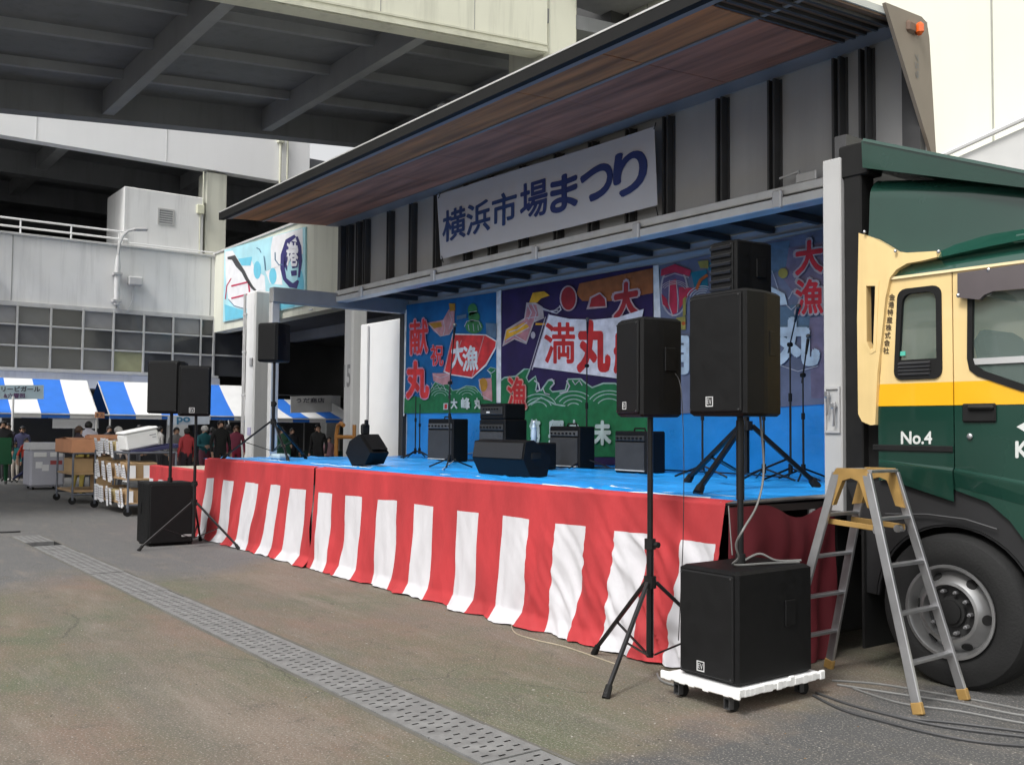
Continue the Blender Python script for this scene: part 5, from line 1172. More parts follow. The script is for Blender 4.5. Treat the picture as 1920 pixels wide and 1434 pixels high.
# bottle by the bass stack
bt = thing('plastic_bottle', 'clear pale plastic bottle standing behind the large wedge monitor', 'bottle', tuple(Vector((ony(1001, 830, 7.25).x, 7.25, ZB+.33))))
MB().lathe((0, 0, 0), (0, 0, 1), [(.03, 0), (.036, .02), (.036, .13), (.028, .15), (.033, .18), (.012, .22), (.012, .235)], 14).build('body', M('pale blue plastic', (.35, .45, .55), .2), bt)
MB().cyl((0, 0, .235), (0, 0, .26), .015, n=10).build('cap', whitep, bt)
sb = thing('equipment_case', 'small black case under the bottle beside the bass cabinet', 'case', (bt.location.x, 7.25, ZB+.012))
MB().obox((.02, .1, .158), (.22, .3, .316), None, .015).build('case_body', black, sb); MB().obox((.02, -.055, .22), (.1, .012, .03), None, .004).build('handle', alu_p, sb)

# ================================================================== STEPLADDER
ld = thing('stepladder', 'silver folding stepladder with orange plastic top hinges by the truck wheel', 'ladder', (-3.72, 5.66, 0))
orange = M('worn orange plastic', (.33, .20, .06), .55, var=.15, scale=9)
zt = 1.38
def rail(fx, fy, tx, ty, nm='rail'):
    f, tt = Vector((fx, fy, 0)), Vector((tx, ty, zt)); o = MB().bar(f.lerp(tt, .03), tt, .028, .058, b=.004, side=(1, 0, 0)).build(nm, alu, ld)
    MB().bar(f+Vector((0, 0, .0)), f.lerp(tt, .05), .036, .068, b=.006, side=(1, 0, 0)).build('foot', orange, o); return f, tt
R1 = rail(.51, -.27, .11, -.16); R2 = rail(.50, .26, .11, .15); L1 = rail(-.48, -.27, -.11, -.16); L2 = rail(-.48, .26, -.11, .15)
for (a, b) in ((R1, R2), (L1, L2)):
    for k in range(1, 5):
        t_ = k/5; p, q = a[0].lerp(a[1], t_), b[0].lerp(b[1], t_)
        MB().bar(p, q, .045, .022, b=.004, side=(0, 0, 1)).build('rung', alu, ld)
for sg in (-1, 1):
    y = sg*.155
    MB().plate([(-.20, 1.16), (-.13, 1.17), (-.06, 1.33), (0, 1.35), (.06, 1.33), (.12, 1.17), (.18, 1.16), (.13, 1.36), (.10, 1.41), (-.10, 1.41), (-.14, 1.36)], [], (0, y-.02, 0), (1, 0, 0), (0, 0, 1), .04).build('hinge_cover', orange, ld)
    MB().bar((-.20, y-.028*sg, 1.06), (.19, y-.028*sg, 1.04), .012, .035, b=.003).build('spreader', orange, ld)
    MB().cyl((.16, y-.04*sg-.03, 1.03), (.16, y-.04*sg+.03, 1.03), .025, n=10).build('spreader_pin', alu, ld)
MB().bar((.11, -.15, 1.395), (.11, .15, 1.395), .05, .02, b=.003).build('top_step', alu, ld); MB().bar((-.11, -.15, 1.395), (-.11, .15, 1.395), .05, .02, b=.003).build('top_step', alu, ld)

# ================================================================== CABLES
G = lambda x, y, z=.012: onz(x, y, z)
for k, (pts, r, m, lab) in enumerate([
    ([(1525, 1303), (1580, 1330), (1650, 1350), (1750, 1375), (1850, 1392), (1990, 1402)], .009, M('dark grey cable', (.05, .05, .052), .45), 'thick black cable on the ground, nearest the camera by the dolly'),
    ([(1530, 1298), (1600, 1322), (1700, 1345), (1800, 1356), (1990, 1380)], .008, M('dark grey cable', (.05, .05, .052), .45), 'black ground cable passing just behind the ladder foot'),
    ([(1600, 1290), (1690, 1318), (1800, 1333), (1900, 1352), (1990, 1366)], .008, grey_cable, 'grey ground cable behind the front ladder foot'),
    ([(1570, 1283), (1680, 1300), (1790, 1316), (1900, 1338), (1990, 1350)], .008, grey_cable, 'thin grey ground cable running below the truck wheel'),
    ([(1560, 1275), (1650, 1282), (1760, 1300), (1850, 1316), (1990, 1345)], .007, grey_cable, 'thin grey ground cable closest to the truck'),
    ([(1610, 1325), (1720, 1352), (1800, 1366), (1900, 1378), (1990, 1388)], .009, M('dark grey cable', (.05, .05, .052), .45), 'thick black cable crossing under the ladder foot')]):
    cable(lab, [G(*p, r) for p in pts], r, m, group='cables on the ground by the ladder')
cable('thin pale cable curving on the ground along the curtain hem', [G(958, 1165, .006), G(965, 1185, .005), G(1000, 1198, .005), G(1060, 1212, .005), G(1130, 1236, .005), G(1160, 1246, .005)], .005, M('beige cable', (.35, .30, .22), .6))
cable('grey cable from the small tripod to the dolly', [G(1232, 1262), G(1240, 1275), G(1262, 1283), G(1290, 1288)], .007, grey_cable)
yS = 4.62
cable('grey cable looping down in front of the right speaker pole', [ony(1425, 778, 5.0), ony(1432, 880, 4.95), ony(1420, 945, 4.85), ony(1395, 990, yS), ony(1380, 1020, yS), ony(1385, 1045, yS+.05), Vector((-4.02, 4.72, .825)), Vector((-3.95, 4.95, .825)), Vector((-3.9, 5.2, .82))], .007, grey_cable)
cable('grey cable loop lying on top of the right subwoofer', [Vector((-4.1, 4.9, .825)), Vector((-4.05, 5.0, .87)), Vector((-3.98, 5.08, .83)), Vector((-3.9, 5.22, .83))], .007, grey_cable)
cable('thin cable hanging from the sideways loudspeaker down to the ground', [ony(1266, 700, 4.8), ony(1277, 730, 4.75), ony(1282, 850, 4.72), ony(1281, 1000, 4.70), ony(1277, 1100, 4.7), ony(1272, 1200, 4.72)], .003, black_cable)
cable('thin cable hanging down the shade-darkened red end cloth', [ony(1366, 948, 5.0), ony(1369, 990, 4.98), ony(1373, 1040, 4.96)], .004, grey_cable)
cable('thin pale cable running across the stage to the large wedge monitor', [onz(830, 880, ZB+.03), onz(845, 868, ZB+.03), onz(865, 855, ZB+.06), onz(888, 848, ZB+.12)], .007, M('pale cable', (.45, .43, .4), .6))
cable('long dark cable lying at the back of the stage', [Vector((-13.3, 8.3, ZB+.03)), Vector((-12.2, 7.9, ZB+.03)), Vector((-10.8, 8.3, ZB+.03)), Vector((-9.2, 8.0, ZB+.03)), Vector((-7.5, 8.3, ZB+.03)), Vector((-6.2, 8.1, ZB+.03))], .008, black_cable)
cable('dark cable lying on the ground at the far left edge', [G(-60, 1000), G(-10, 998), G(20, 997), G(38, 996)], .012, black_cable)
# ================================================================== LEFT: TENTS, CARTS, PEOPLE
tb_ = M('tent blue', (.03, .19, .72), .6, var=.05); tw_ = M('tent white', (.82, .82, .82), .6, var=.03)
tpole = M('tent pole', (.62, .62, .6), .4, .3)
def tent(label, xr, xe, y0, n, wd, first_blue, zr, ze, group='blue and white striped tents', xback=None):
    y1 = y0+n*wd; t = thing('striped_tent', label, 'tent', (xe, (y0+y1)/2, 0), 0, group)
    xb = xback or (xr-(xe-xr))
    for k in range(n):
        blue = (k % 2 == 0) == first_blue; a, b = y0+k*wd, y0+(k+1)*wd; mb = MB(); K = 5
        for (xx, side) in ((xe, 1), (xb, -1)):
            vs = []
            for i in range(K+1):
                u = i/K; s = -.05*math.sin(PI*u); x = xr+(xx-xr)*u; z = zr+(ze-zr)*u+s
                vs += [(x, a, z+.01*nz(a*2, u*3)), (x, b, z+.01*nz(b*2, u*3))]
            vs += [(xx, a, ze-.14), (xx, b, ze-.14)]
            mb.add(vs, [(2*i, 2*i+1, 2*i+3, 2*i+2) for i in range(K+1)], 0, True)
        mb.build('blue_panel' if blue else 'white_panel', tb_ if blue else tw_, t, True, fix=False)
    for (y, x) in ((y0+.03, xe-.03), (y1-.03, xe-.03), (y0+.03, xb+.03), (y1-.03, xb+.03)):
        MB().cyl((x, y, 0), (x, y, ze), .03, n=8).build('pole', tpole, t, True)
    mb = MB()
    for (p, q_) in (((xe, y0, ze), (xe, y1, ze)), ((xb, y0, ze), (xb, y1, ze)), ((xr, y0, zr-.02), (xr, y1, zr-.02)), ((xe, y1, ze), (xr, y1, zr-.02)), ((xe, y0, ze), (xr, y0, zr-.02)), ((xb, y0, ze), (xe, y0, ze)), ((xb, y1, ze), (xe, y1, ze))): mb.cyl(Vector(p)+Vector((0, 0, -.02)), Vector(q_)+Vector((0, 0, -.02)), .022, n=6)
    mb.build('roof_frame', tpole, t, True); return t
tent('blue and white striped tent behind the carts at the far left', -34, -32.5, 8.1-.818*8, 8, .818, True, 3.08, 1.98)
tent('blue and white striped tent partly behind the left loudspeaker pair', -34, -32.5, 8.45, 6, .815, True, 3.08, 1.98)
tent('shaded striped tent under the annex, between the two columns', -33.6, -31.4, 13.55, 5, .62, False, 2.62, 1.92)
# stalls under the tents
def stall(label, x, y0, y1, mat, zt=.75):
    t = thing('stall_table', label, 'table', (x, (y0+y1)/2, 0), 0, 'stall tables under the tents'); hw = (y1-y0)/2
    MB().obox((0, 0, zt), (.7, hw*2, .04), None, .008).build('table_top', mat, t); MB().obox((.33, 0, zt/2), (.02, hw*2-.02, zt-.04)).build('table_cloth', mat, t)
    for (a, b) in ((-.3, -hw+.05), (-.3, hw-.05)): MB().cyl((a, b, 0), (a, b, zt), .02, n=6).build('leg', tpole, t)
    return t
stall('added dark stall table deepening the shade under the far left tent', -33.2, 5.4, 8.0, M('dark shade filler', (.03, .03, .035), .8))  # both tables added with dark cloths so the space under the tents reads darker
stall('added dark stall table deepening the shade under the tent behind the left loudspeakers', -33.2, 8.7, 13.0, M('dark shade filler', (.03, .03, .035), .8))
stall('stall table inside the shaded annex tent', -32.3, 13.8, 16.4, M('dark green cloth', (.02, .05, .04), .8))
sg = thing('stall_sign', 'pale blue stall sign with black Japanese lettering at the far left tent', 'sign', (-32.3, 5.8, 2.6))
MB().prism([onx(x, y, -32.3) for x, y in ((-70, 749), (82, 748), (82, 722), (-70, 722))], (-.03, 0, 0)).build('board', M('pale blue board', (.48, .62, .70), .5, var=.03), sg, True)
mb = MB(); put_text(mb, 'レスリーピガール', lambda u, v: onx(-22+97*u, 734-9.5*v, -32.29), offset=.03); mb.build('lettering', ink, sg, True)
mb = MB(); put_text(mb, '&六響照', lambda u, v: onx(7+40*u, 746-9*v, -32.29), offset=.03); mb.build('lettering', M('violet ink', (.13, .07, .16), .8), sg, True)
sp2 = onx(23, 900, -31.5); s_ = thing('sign_post', 'thin white post standing before the far left tent', 'post', (-31.7, onx(23, 800, -31.7).y, 0))
MB().cyl((0, 0, 0), (0, 0, 2.45), .035, n=8).build('post', whitep, s_); MB().obox((0, 0, .03), (.3, .3, .06), None, .02).build('foot', tpole, s_)
pc = thing('price_list', 'row of white price papers hung below the far left tent edge', 'papers', (-32.6, 7.2, 1.75))
for k in range(13):
    y = onx(102+k*6.6, 790, -32.6).y; a = random.uniform(-.05, .05)
    mb = MB().obox((-32.6, y, 1.70+.01*random.random()), (.004, .105, .36), Matrix.Rotation(a, 3, 'X')); mb.build('paper', paper, pc, True)
MB().cyl((-32.6, 6.6, 1.89), (-32.6, 8.1, 1.89), .006, n=5).build('string', ink, pc, True)
sg2 = thing('stall_banner', 'white stall banner with blue lettering below the left loudspeaker pair', 'banner', (-32.4, 11.2, 1.75))
MB().prism([onx(x, y, -32.42) for x, y in ((315, 797), (393, 795), (393, 778), (315, 780))], (-.02, 0, 0)).build('cloth', M('pale banner cloth', (.6, .66, .75), .7), sg2, True)
mb = MB(); put_text(mb, 'po', lambda u, v: onx(332+24*u, 795-13*v, -32.41), offset=.03); mb.build('lettering', M('blue ink', (.05, .2, .35), .7), sg2, True)
sg3 = thing('stall_banner', 'grey stall banner with four characters on the shaded annex tent', 'banner', (-31.3, 14.8, 2.4))
MB().prism([onx(x, y, -31.38) for x, y in ((545, 774), (622, 772), (622, 741), (545, 743))], (-.02, 0, 0)).build('cloth', M('grey banner cloth', (.5, .5, .5), .7), sg3, True)
mb = MB(); put_text(mb, 'うだ商店', lambda u, v: onx(556+52*u, 755-9*v, -31.36), offset=.03); mb.build('lettering', ink, sg3, True)
pt = thing('price_tag', 'small orange price board at the corner of the far left tent', 'sign', (-32.2, 8.2, 1.9))
MB().prism([onx(x, y, -32.2) for x, y in ((178, 783), (196, 784), (196, 773), (178, 772))], (-.02, 0, 0)).build('board', card2, pt, True)
mb = MB(); put_text(mb, 'キス', lambda u, v: onx(180+13*u, 781.5-7*v, -32.19), offset=.02); mb.build('lettering', ink, pt, True)
# orange post rack between the columns
rk = thing('wooden_rack', 'orange wooden rack frame standing at the cream numbered column', 'rack', tuple(onx(630, 840, -24.6)*Vector((1, 1, 0)) if False else (ony(631, 800, 11.8).x, 11.8, 0)))
ow = M('orange varnished wood', (.45, .20, .05), .5, var=.1)
MB().tube([(0, 0, 0), (0, 0, 1.45), (.08, 0, 1.68), (.25, 0, 1.74), (.4, 0, 1.68)], .055, 8).build('post', ow, rk)
MB().tube([(.42, .3, 0), (.42, .3, 1.7)], .05, 8).build('post', ow, rk); MB().tube([(0, 0, 1.38), (.42, .3, 1.38)], .05, 8).build('crossbar', ow, rk); MB().tube([(0, 0, .5), (.42, .3, .5)], .04, 8).build('crossbar', ow, rk)
# insulated bin
ib = thing('insulated_bin', 'pale grey insulated bin with two lidded openings and taped notices at far left', 'bin', (-27.4, 5.55, 0))
gb_ = M('pale grey bin', (.42, .42, .48), .5, var=.06, scale=2, stain=.15)
MB().obox((0, 0, .54), (.85, .82, .94), None, .05).build('body', gb_, ib); MB().prism([(-.44, -.42, 1.0), (.44, -.42, 1.0), (.36, -.42, 1.18), (-.36, -.42, 1.18)], (0, .84, 0)).build('lid', M('bin lid', (.58, .58, .6), .5), ib)
for y in (-.18, .2):
    MB().obox((.435, y, .88), (.02, .30, .12), None, .01).build('flap', whitep, ib)
for y, z in ((-.2, .62), (-.05, .55)): MB().obox((.428, y, z), (.006, .16, .16)).build('notice', paper, ib)
MB().obox((.43, .2, .68), (.006, .28, .10)).build('red_notice', M('dull red print', (.35, .06, .06), .7), ib)
mb = MB()
for x in (-.3, .3):
    for y in (-.3, .3): mb.cyl((x, y-.02, .05), (x, y+.02, .05), .05, n=10)
mb.build('casters', rubber, ib)
# carts
steel = M('worn cart steel', (.14, .15, .18), .45, .5, var=.2, scale=6)
def cart(label, loc, rz, L, Wd, hts, post_h, deckm, group='loaded hand carts'):
    t = thing('hand_cart', label, 'cart', loc, rz, group)
    for z in hts: MB().obox((0, 0, z), (L, Wd, .04), None, .008).build('shelf', deckm, t)
    for (x, y) in ((-L/2, -Wd/2), (L/2, -Wd/2), (-L/2, Wd/2), (L/2, Wd/2)):
        MB().cyl((x, y, .16), (x, y, post_h), .022, n=8).build('post', steel, t)
        c = MB().cyl((x-.02, y, .075), (x+.02, y, .075), .075, n=12).build('caster', rubber, t)
        MB().box(x-.03, x+.03, y-.02, y+.02, .08, .18, .004).build('fork', steel, c)
    mb = MB()
    for y in (-Wd/2, Wd/2): mb.cyl((-L/2, y, post_h), (L/2, y, post_h), .02, n=8)
    for x in (-L/2, L/2): mb.cyl((x, -Wd/2, post_h), (x, Wd/2, post_h), .02, n=8); mb.cyl((x, -Wd/2, .2), (x, Wd/2, .2), .02, n=8)
    mb.build('frame', steel, t); return t
def carton(label, loc, sz, rz=0, mat=card, group='cardboard boxes on the carts', papers=0, tiltm=0, side=1):
    t = thing('cardboard_box', label, 'box', loc, rz, group); x, y, z = sz; t.rotation_euler = (tiltm, 0, rz)
    MB().obox((0, 0, z/2), (x, y, z), None, .008).build('box_body', mat, t)
    MB().obox((0, 0, z+.002), (x*.96, .06, .004)).build('packing_tape', M('packing tape', (.5, .36, .2), .35), t)
    for s in (-1, 1): MB().obox((s*x*.26, 0, z+.008), (x*.46, y*.97, .006), Matrix.Rotation(s*.08, 3, 'Y')).build('flap', mat, t)
    for k in range(papers):
        xx = -x/2+(k+.5)*x/papers; Rp = Matrix.Rotation(random.uniform(.02, .22), 3, 'X')@Matrix.Rotation(random.uniform(-.08, .08), 3, 'Y')
        c0 = Vector((xx, -y/2-.03-.04*random.random(), z*.45+random.uniform(-.06, .02))); hh = .28+.07*random.random(); ww = x/papers*.84
        pp_ = MB().obox(c0, (ww, .004, hh), Rp).build('paper_sheet', paper, t)
        mb = MB()
        for j in range(5):
            for i in range(2): mb.obox(c0+Rp@Vector((-.05+.09*i, -.005, hh*.32-.045*j)), (.06, .003, .02), Rp)
        mb.build('print', M('grey print', (.35, .35, .38), .8), pp_)
        if k % 2 == 0: MB().obox(Vector((x/2+.025, -y/2+(k+.5)*y/papers, z*.4)), (.004, y/papers*.9, .24), Matrix.Rotation(-random.uniform(.02, .2), 3, 'Y')).build('paper_sheet', paper, t)
    return t
wood = M('cart plywood', (.36, .24, .13), .7, var=.15)
CA = Vector((-22.4, 5.35, 0))
cart('hand cart with thin steel frame piled with orange cardboard, left of the two carts', CA, 0, 1.4, .80, (.26, .62), 1.05, wood)
for (lab, dx, dy, z, s, m, rz) in [
    ('wide pinkish cardboard box on the very top of the left cart', .1, -.05, 1.06, (1.2, .85, .28), card2, .05), ('flat orange cardboard box laid over the right end of the left cart', .35, .30, 1.345, (.7, .7, .07), card2, -.1),
    ('brown cardboard box on the middle shelf of the left cart, left side', .3, -.2, .64, (.6, .4, .3), card, .1), ('brown cardboard box on the middle shelf of the left cart, right side', .3, .24, .64, (.55, .36, .34), card, -.05),
    ('tall brown cardboard box on the bottom shelf of the left cart', .35, .28, .28, (.5, .38, .32), card, .02)]:
    carton(lab, CA+Vector((dx, dy, z)), s, rz, m)
CB = Vector((-19.5, 5.55, 0))
cart('hand cart with dark steel posts and white price papers, right of the two carts', CB, 0, 2.3, .85, (.22, .66), 1.14, wood)
yc_ = M('yellowish card', (.45, .36, .18), .8)
for (lab, dx, dy, z, s, m, rz, n_) in [
    ('yellowish box hung with white papers on the top of the right cart, far end', -.80, -.15, 1.16, (.62, .5, .16), yc_, .03, 3),
    ('yellowish box hung with white papers on the top of the right cart, middle', -.1, -.15, 1.16, (.62, .5, .15), yc_, -.03, 3),
    ('brown box hung with papers on the middle shelf of the right cart, far end', -.78, -.15, .68, (.6, .5, .26), card, .02, 3),
    ('brown box hung with papers on the middle shelf of the right cart, centre', -.1, -.16, .68, (.62, .5, .22), card, .03, 3),
    ('brown box hung with papers on the middle shelf of the right cart, near end', .68, -.12, .68, (.75, .5, .28), card, -.06, 4),
    ('brown box hung with papers on the bottom shelf of the right cart, far end', -.75, -.18, .24, (.66, .45, .20), card, .05, 4),
    ('brown box hung with papers on the bottom shelf of the right cart, centre', .0, -.18, .24, (.62, .45, .18), yc_, -.04, 4),
    ('brown box hung with papers on the bottom shelf of the right cart, near end', .70, -.14, .24, (.66, .5, .22), card, -.08, 4)]:
    carton(lab, CB+Vector((dx, dy, z)), s, rz, m, papers=n_)
tray = thing('dark_tray', 'dark blue tray tilted on the right end of the right cart', 'tray', CB+Vector((.75, .08, 1.17))); tray.rotation_euler = (.14, 0, .0)
MB().obox((0, 0, .02), (.6, .85, .03), None, .008).build('tray_base', M('navy plastic', (.03, .03, .09), .5), tray)
mb = MB()
for s in (-1, 1): mb.obox((s*.3, 0, .04), (.02, .85, .07), None, .006)
for s in (-1, 1): mb.obox((0, s*.42, .04), (.58, .02, .07), None, .006)
mb.build('rim', M('navy plastic', (.03, .03, .09), .5), tray)
fb = thing('foam_box', 'white foam fish box leaning on the dark tray of the right cart', 'box', CB+Vector((.75, -.12, 1.22))); fb.rotation_euler = (.20, 0, .08)
MB().obox((0, 0, .16), (.42, .62, .30), None, .03).build('box_body', styro, fb); MB().obox((0, 0, .335), (.44, .64, .05), None, .02).build('lid', styro, fb)
mb = MB(); mb.obox((.212, .2, .22), (.004, .12, .02)); mb.obox((.212, .22, .17), (.004, .07, .015)); mb.build('print', M('grey print', (.35, .35, .38), .8), fb)

# ------------------------------------------------------------------ people
skin = M('skin', (.50, .30, .21), .6, var=.06); hairs = {'black': M('black hair', (.012, .010, .010), .5), 'brown': M('brown hair', (.07, .035, .02), .5)}
shoe = M('dark shoe', (.03, .03, .03), .6)
def person(label, x, y, rz, ht, shirt, pants, hair='black', pose='stand', sleeve=True, cap=None, apron=None, lean=0, skirt=False, long_hair=False):
    s = ht/1.70; t = thing('person', label, 'person', (x, y, 0), rz, 'people at the stalls')
    sm = M('clothing %02d%02d%02d' % tuple(int(c*99) for c in shirt), shirt, .8, var=.1, scale=6); pm = M('clothing %02d%02d%02d' % tuple(int(c*99) for c in pants), pants, .8, var=.1, scale=6)
    J = {'pel': (0, 0, .95, .135), 'spi': (0, -.01, 1.14, .125), 'che': (0, -.01, 1.34, .135), 'nec': (0, .005, 1.475, .055), 'hea': (0, -.015, 1.565, .078), 'top': (0, 0, 1.645, .065), 'nos': (0, -.098, 1.565, .013)}
    sw = {'stand': 0, 'walk': .24, 'run': .42, 'sit': 0, 'carry': .05, 'bend': 0}[pose]
    for k, g in ((-1, 1), (1, -1)):
        n = 'l' if k < 0 else 'r'; f = g*sw
        J['sh'+n] = (k*.175, 0, 1.39, .062); J['hi'+n] = (k*.09, 0, .90, .095)
        if pose == 'carry': J['el'+n] = (k*.23, -.06, 1.14, .045); J['wr'+n] = (k*.15, -.30, 1.12, .032); J['ha'+n] = (k*.13, -.37, 1.12, .034)
        elif pose == 'sit': J['el'+n] = (k*.23, -.08, 1.14, .045); J['wr'+n] = (k*.15, -.30, 1.02, .032); J['ha'+n] = (k*.12, -.36, 1.0, .034)
        else:
            e = -f*.5; J['el'+n] = (k*.235, .03-e*.5, 1.12, .045); J['wr'+n] = (k*.245, -.07-e*1.0, .90, .032); J['ha'+n] = (k*.24, -.10-e*1.15, .82, .034)
        if pose == 'sit': J['kn'+n] = (k*.12, -.42, .86, .068); J['an'+n] = (k*.12, -.42, .46, .045); J['to'+n] = (k*.12, -.55, .42, .035)
        else:
            J['kn'+n] = (k*.095, -.03-f*.55+(-.1 if f < 0 and sw > .3 else 0), .50, .064); J['an'+n] = (k*.095, .03-f*1.05+(.12 if f < 0 and sw > .3 else 0), .085+(.14 if f < 0 and sw > .3 else 0), .043); J['to'+n] = (k*.105, J['an'+n][1]-.15, J['an'+n][2]-.05, .036)
    drop = -.36 if pose == 'sit' else 0
    if lean:
        for n in J:
            if n[:2] not in ('hi', 'kn', 'an', 'to') and n != 'pel':
                a = J[n]; v = Matrix.Rotation(lean, 3, 'X')@Vector((a[0], a[1], a[2]-.95)); J[n] = (v.x, v.y, v.z+.95, a[3])
    E = [('pel', 'spi', 0), ('spi', 'che', 0), ('che', 'nec', 0), ('nec', 'hea', 2), ('hea', 'top', 2), ('hea', 'nos', 2)]
    for n in 'lr': E += [('che', 'sh'+n, 0), ('sh'+n, 'el'+n, 0), ('el'+n, 'wr'+n, 0 if sleeve else 2), ('wr'+n, 'ha'+n, 2), ('pel', 'hi'+n, 1), ('hi'+n, 'kn'+n, 1), ('kn'+n, 'an'+n, 1), ('an'+n, 'to'+n, 3)]
    keys = list(J); me = bpy.data.meshes.new('p'); me.from_pydata([Vector(J[k][:3])*s for k in keys], [(keys.index(a), keys.index(b)) for a, b, _ in E], [])
    ob = bpy.data.objects.new('p', me); COL.objects.link(ob)
    md = ob.modifiers.new('s', 'SKIN'); sb_ = ob.modifiers.new('u', 'SUBSURF'); sb_.levels = 1; md.use_smooth_shade = True
    for i, k in enumerate(keys):
        r = J[k][3]*s; fx = {'pel': (1.15, .85), 'spi': (1.1, .85), 'che': (1.2, .85)}.get(k, (1, 1)); me.skin_vertices[0].data[i].radius = (r*fx[0], r*fx[1]); me.skin_vertices[0].data[i].use_root = k == 'pel'
    ev = bpy.data.meshes.new_from_object(ob.evaluated_get(bpy.context.evaluated_depsgraph_get())); bpy.data.objects.remove(ob); bpy.data.meshes.remove(me)
    # fingers, joined into the same body mesh
    mb = MB(); mb.v = [tuple(v.co) for v in ev.vertices]; mb.f = [tuple(p.vertices) for p in ev.polygons]
    cat = []
    segs = [(Vector(J[a][:3])*s, Vector(J[b][:3])*s, c, (J[a][3]+J[b][3])/2*s) for a, b, c in E]
    for p in ev.polygons:
        c = p.center; best = None
        for (a, b, m, r) in segs:
            d = b-a; u = max(0, min(1, (c-a).dot(d)/d.length_squared)); dist = ((a+d*u)-c).length-r*.6
            if best is None or dist < best[0]: best = (dist, m)
        cat.append(best[1])
    mb.m = cat; mb.sm = [True]*len(cat)
    for n in 'lr':
        w_, h_ = Vector(J['wr'+n][:3])*s, Vector(J['ha'+n][:3])*s; d = (h_-w_).normalized(); sd = d.cross(Vector((1, 0, 0))).normalized()
        for k in range(4):
            o = h_+sd*(.024*(k-1.5))*s; mb.tube([o, o+(d*.045+Vector((0, -.01, 0)))*s, o+(d*(.085-.01*abs(k-1.3))+Vector((0, -.03, 0)))*s], [.010*s, .009*s, .007*s], 5, 2)
        o = w_.lerp(h_, .6)+sd*.03*s*(-1); mb.tube([o, o-sd*.03*s+d*.03*s, o-sd*.035*s+d*.065*s], [.011*s, .010*s, .008*s], 5, 2)
    if drop: mb.xf(Matrix.Translation((0, 0, drop*s)))
    bpy.data.meshes.remove(ev)
    mb.build('body', [sm, pm, skin, shoe], t, fix=False, angle=180)
    hc = Vector(J['hea'][:3])*s+Vector((0, .012, .03+0))*s+Vector((0, 0, drop*s)); rot = Matrix.Rotation(lean, 4, 'X')
    hb = MB(); vs = []; N, K = 14, 8
    for j in range(K+1):
        ph = PI*.62*j/K
        for i in range(N):
            a = 2*PI*i/N; front = -math.sin(a); ph2 = ph*(.62 if front > .35 else (1.15 if not long_hair else 1.35)); rr = .098*s*(1+.05*nz(i*1.3, j*.9, x))
            vs.append(hc+Vector((rr*.92*math.sin(ph2)*math.cos(a), rr*1.05*math.sin(ph2)*math.sin(a), rr*1.08*math.cos(ph2))))
    hb.add(vs, [(j*N+i, (j+1)*N+i, (j+1)*N+(i+1) % N, j*N+(i+1) % N) for j in range(K) for i in range(N)], 0, True); hb.build('hair', hairs[hair], t, fix=False, angle=180)
    fb_ = MB(); f0 = Vector(J['hea'][:3])*s+Vector((0, 0, drop*s))
    for k in (-1, 1): fb_.sph(f0+Vector((k*.030, -.072, .012))*s, .009*s, 6, 4)
    fb_.obox(f0+Vector((0, -.074, -.042))*s, (.04*s, .01*s, .008*s)); fb_.build('eyes_and_mouth', M('face dark', (.08, .03, .03), .5), t)
    eb = MB()
    for k in (-1, 1): eb.sph(f0+Vector((k*.080, .01, 0))*s, .022*s, 6, 4, sc=(.4, .7, 1.2))
    eb.build('ears', skin, t)
    if cap:
        cb = MB().sph(hc+Vector((0, 0, .02*s)), .108*s, 14, 8, sc=(.95, 1.05, .9)); cb.build('cap', M('cap cloth', cap, .8), t)
    if apron:
        zc = .85; ap = MB(); pts = [(-.2, 1.25), (.2, 1.25), (.22, .55), (-.22, .55)]
        ap.add([(px_*s, -(.155+.02*(1 if z_ < 1 else 0))*s, z_*s+drop*s) for px_, z_ in pts]+[(px_*1.1*s, -(.10)*s, z_*s+drop*s) for px_, z_ in pts], [(0, 1, 2, 3), (0, 3, 7, 4), (1, 5, 6, 2)], 0); ap.build('apron', M('apron cloth %d' % int(apron[1]*100), apron, .8), t)
    return t
def at(px, X): return onx(px, 800, X).y
R_ = math.radians
person('adult in black jacket and green trousers at the far left edge, walking', -29.5, at(6, -29.5), R_(80), 1.74, (.012, .012, .014), (.01, .09, .035), pose='walk', apron=(.012, .10, .04))
person('child in teal shirt and pale trousers crouching by the sign post', -30.5, at(31, -30.5), R_(60), 1.15, (.02, .16, .17), (.5, .45, .4), pose='stand', lean=.25)
person('child in orange red shirt and navy shorts striding past the grey bin', -28.8, at(50, -28.8), R_(130), 1.28, (.55, .06, .035), (.015, .02, .07), pose='run', sleeve=False)
person('dark haired adult in navy top leaning over the children at far left', -30.8, at(44, -30.8), R_(60), 1.60, (.03, .03, .08), (.02, .02, .03), pose='carry', lean=.12)
person('man in white shirt behind the left cart with his back turned', -26.0, at(166, -26.0), R_(250), 1.74, (.62, .60, .68), (.05, .05, .06), pose='stand')
person('brown haired person in dark top and khaki trousers behind the left cart', -24.2, at(148, -24.2), R_(200), 1.62, (.04, .03, .04), (.38, .29, .07), 'brown', pose='carry', apron=(.40, .32, .08))
person('woman with brown hair and a white cap behind the right cart', -25.0, at(222, -25.0), R_(120), 1.60, (.55, .45, .42), (.1, .1, .12), 'brown', pose='stand', cap=(.6, .58, .56))
person('person in grey top behind the pole of the left subwoofer', -26.0, at(331, -26.0), R_(100), 1.60, (.20, .20, .20), (.16, .10, .11), pose='stand')
person('person in red jacket standing between the two left loudspeaker poles', -25.6, at(351, -25.6), R_(280), 1.58, (.48, .05, .06), (.03, .02, .03), pose='stand')
person('person in teal top with a white cap right of the left loudspeaker pole', -26.6, at(384, -26.6), R_(100), 1.64, (.02, .13, .15), (.2, .06, .09), pose='carry', cap=(.75, .75, .78))
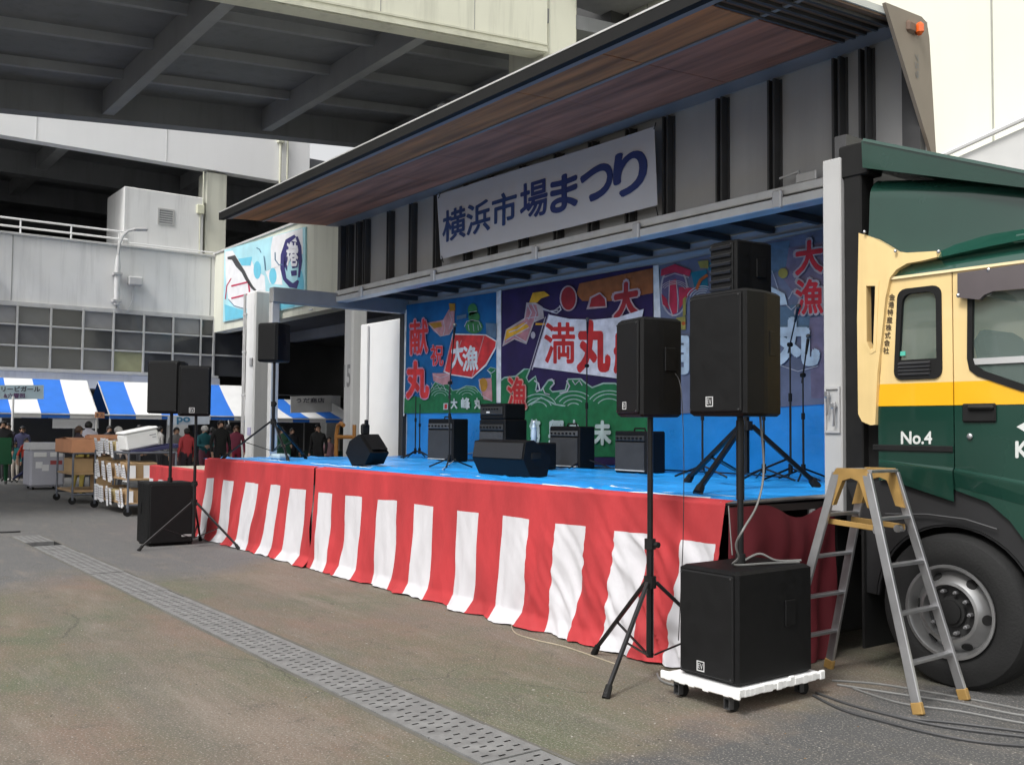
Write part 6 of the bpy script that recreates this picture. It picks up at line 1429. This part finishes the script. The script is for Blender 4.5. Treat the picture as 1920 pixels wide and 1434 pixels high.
person('tall person in black coat left of the white column', -26.0, at(414, -26.0), R_(90), 1.80, (.010, .010, .010), (.012, .012, .012), pose='stand')
person('woman with brown hair in dark red coat next to the white column', -28.0, at(443, -28.0), R_(70), 1.66, (.20, .03, .06), (.3, .02, .05), 'brown', pose='walk', long_hair=True)
person('person in green apron under the annex by the rear tripod', -27.5, at(530, -27.5), R_(90), 1.62, (.05, .13, .08), (.02, .04, .06), pose='carry', apron=(.03, .12, .07))
person('person in black shirt with bent head under the annex', -25.4, at(598, -25.4), R_(40), 1.72, (.008, .008, .009), (.012, .012, .015), pose='stand', lean=.12)
person('dark dressed person in the shade beside the green apron', -28.4, at(548, -28.4), R_(100), 1.60, (.03, .03, .035), (.02, .02, .02), pose='stand')
person('person in pale pink top half hidden by the orange rack', -26.5, at(617, -26.5), R_(100), 1.35, (.45, .25, .28), (.25, .08, .12), pose='stand')
for (i, (px, X, ht, sc, lab)) in enumerate([(15, -31.2, 1.68, (.02, .02, .025), 'black dressed person under the far left tent edge'), (205, -31.0, 1.62, (.05, .05, .06), 'grey dressed person between the carts and the tents'), (262, -30.5, 1.66, (.03, .03, .03), 'dark dressed person behind the white foam box'), (300, -30.8, 1.62, (.35, .34, .33), 'person in pale top behind the dark cart tray'), (398, -29.5, 1.60, (.06, .04, .05), 'dark dressed person behind the white capped one'), (428, -30.6, 1.70, (.02, .02, .02), 'black dressed person under the tent end by the column')]):
    person(lab, X, at(px, X), R_(70+40*i), ht, sc, (.03, .03, .035), pose='stand')

# ------------------------------------------------------------------ grit and leaf crumbs on the ground
rng_ = random.Random(11); mb = MB()
for k in range(700):
    x, y = rng_.uniform(-12, -2.2), rng_.uniform(1.2, 5.0)
    if DY0-.06 < y < DY1+.06: continue
    s = rng_.uniform(.003, .009); a = rng_.uniform(0, 6.3); z = s*.5
    P4 = [Vector((x+s*rng_.uniform(.5, 1.3)*math.cos(a+t), y+s*rng_.uniform(.5, 1.3)*math.sin(a+t), .001)) for t in (0, 1.5, 3.1, 4.6)]
    mb.add(P4+[Vector((x, y, z))], [(0, 1, 4), (1, 2, 4), (2, 3, 4), (3, 0, 4)], k % 3)
gr_ = mb.build('grit', [M('pale grit', (.36, .34, .3), .8), M('dark grit', (.05, .045, .04), .8), M('dry leaf crumb', (.2, .12, .05), .8)], fix=False); gr_['kind'] = 'stuff'
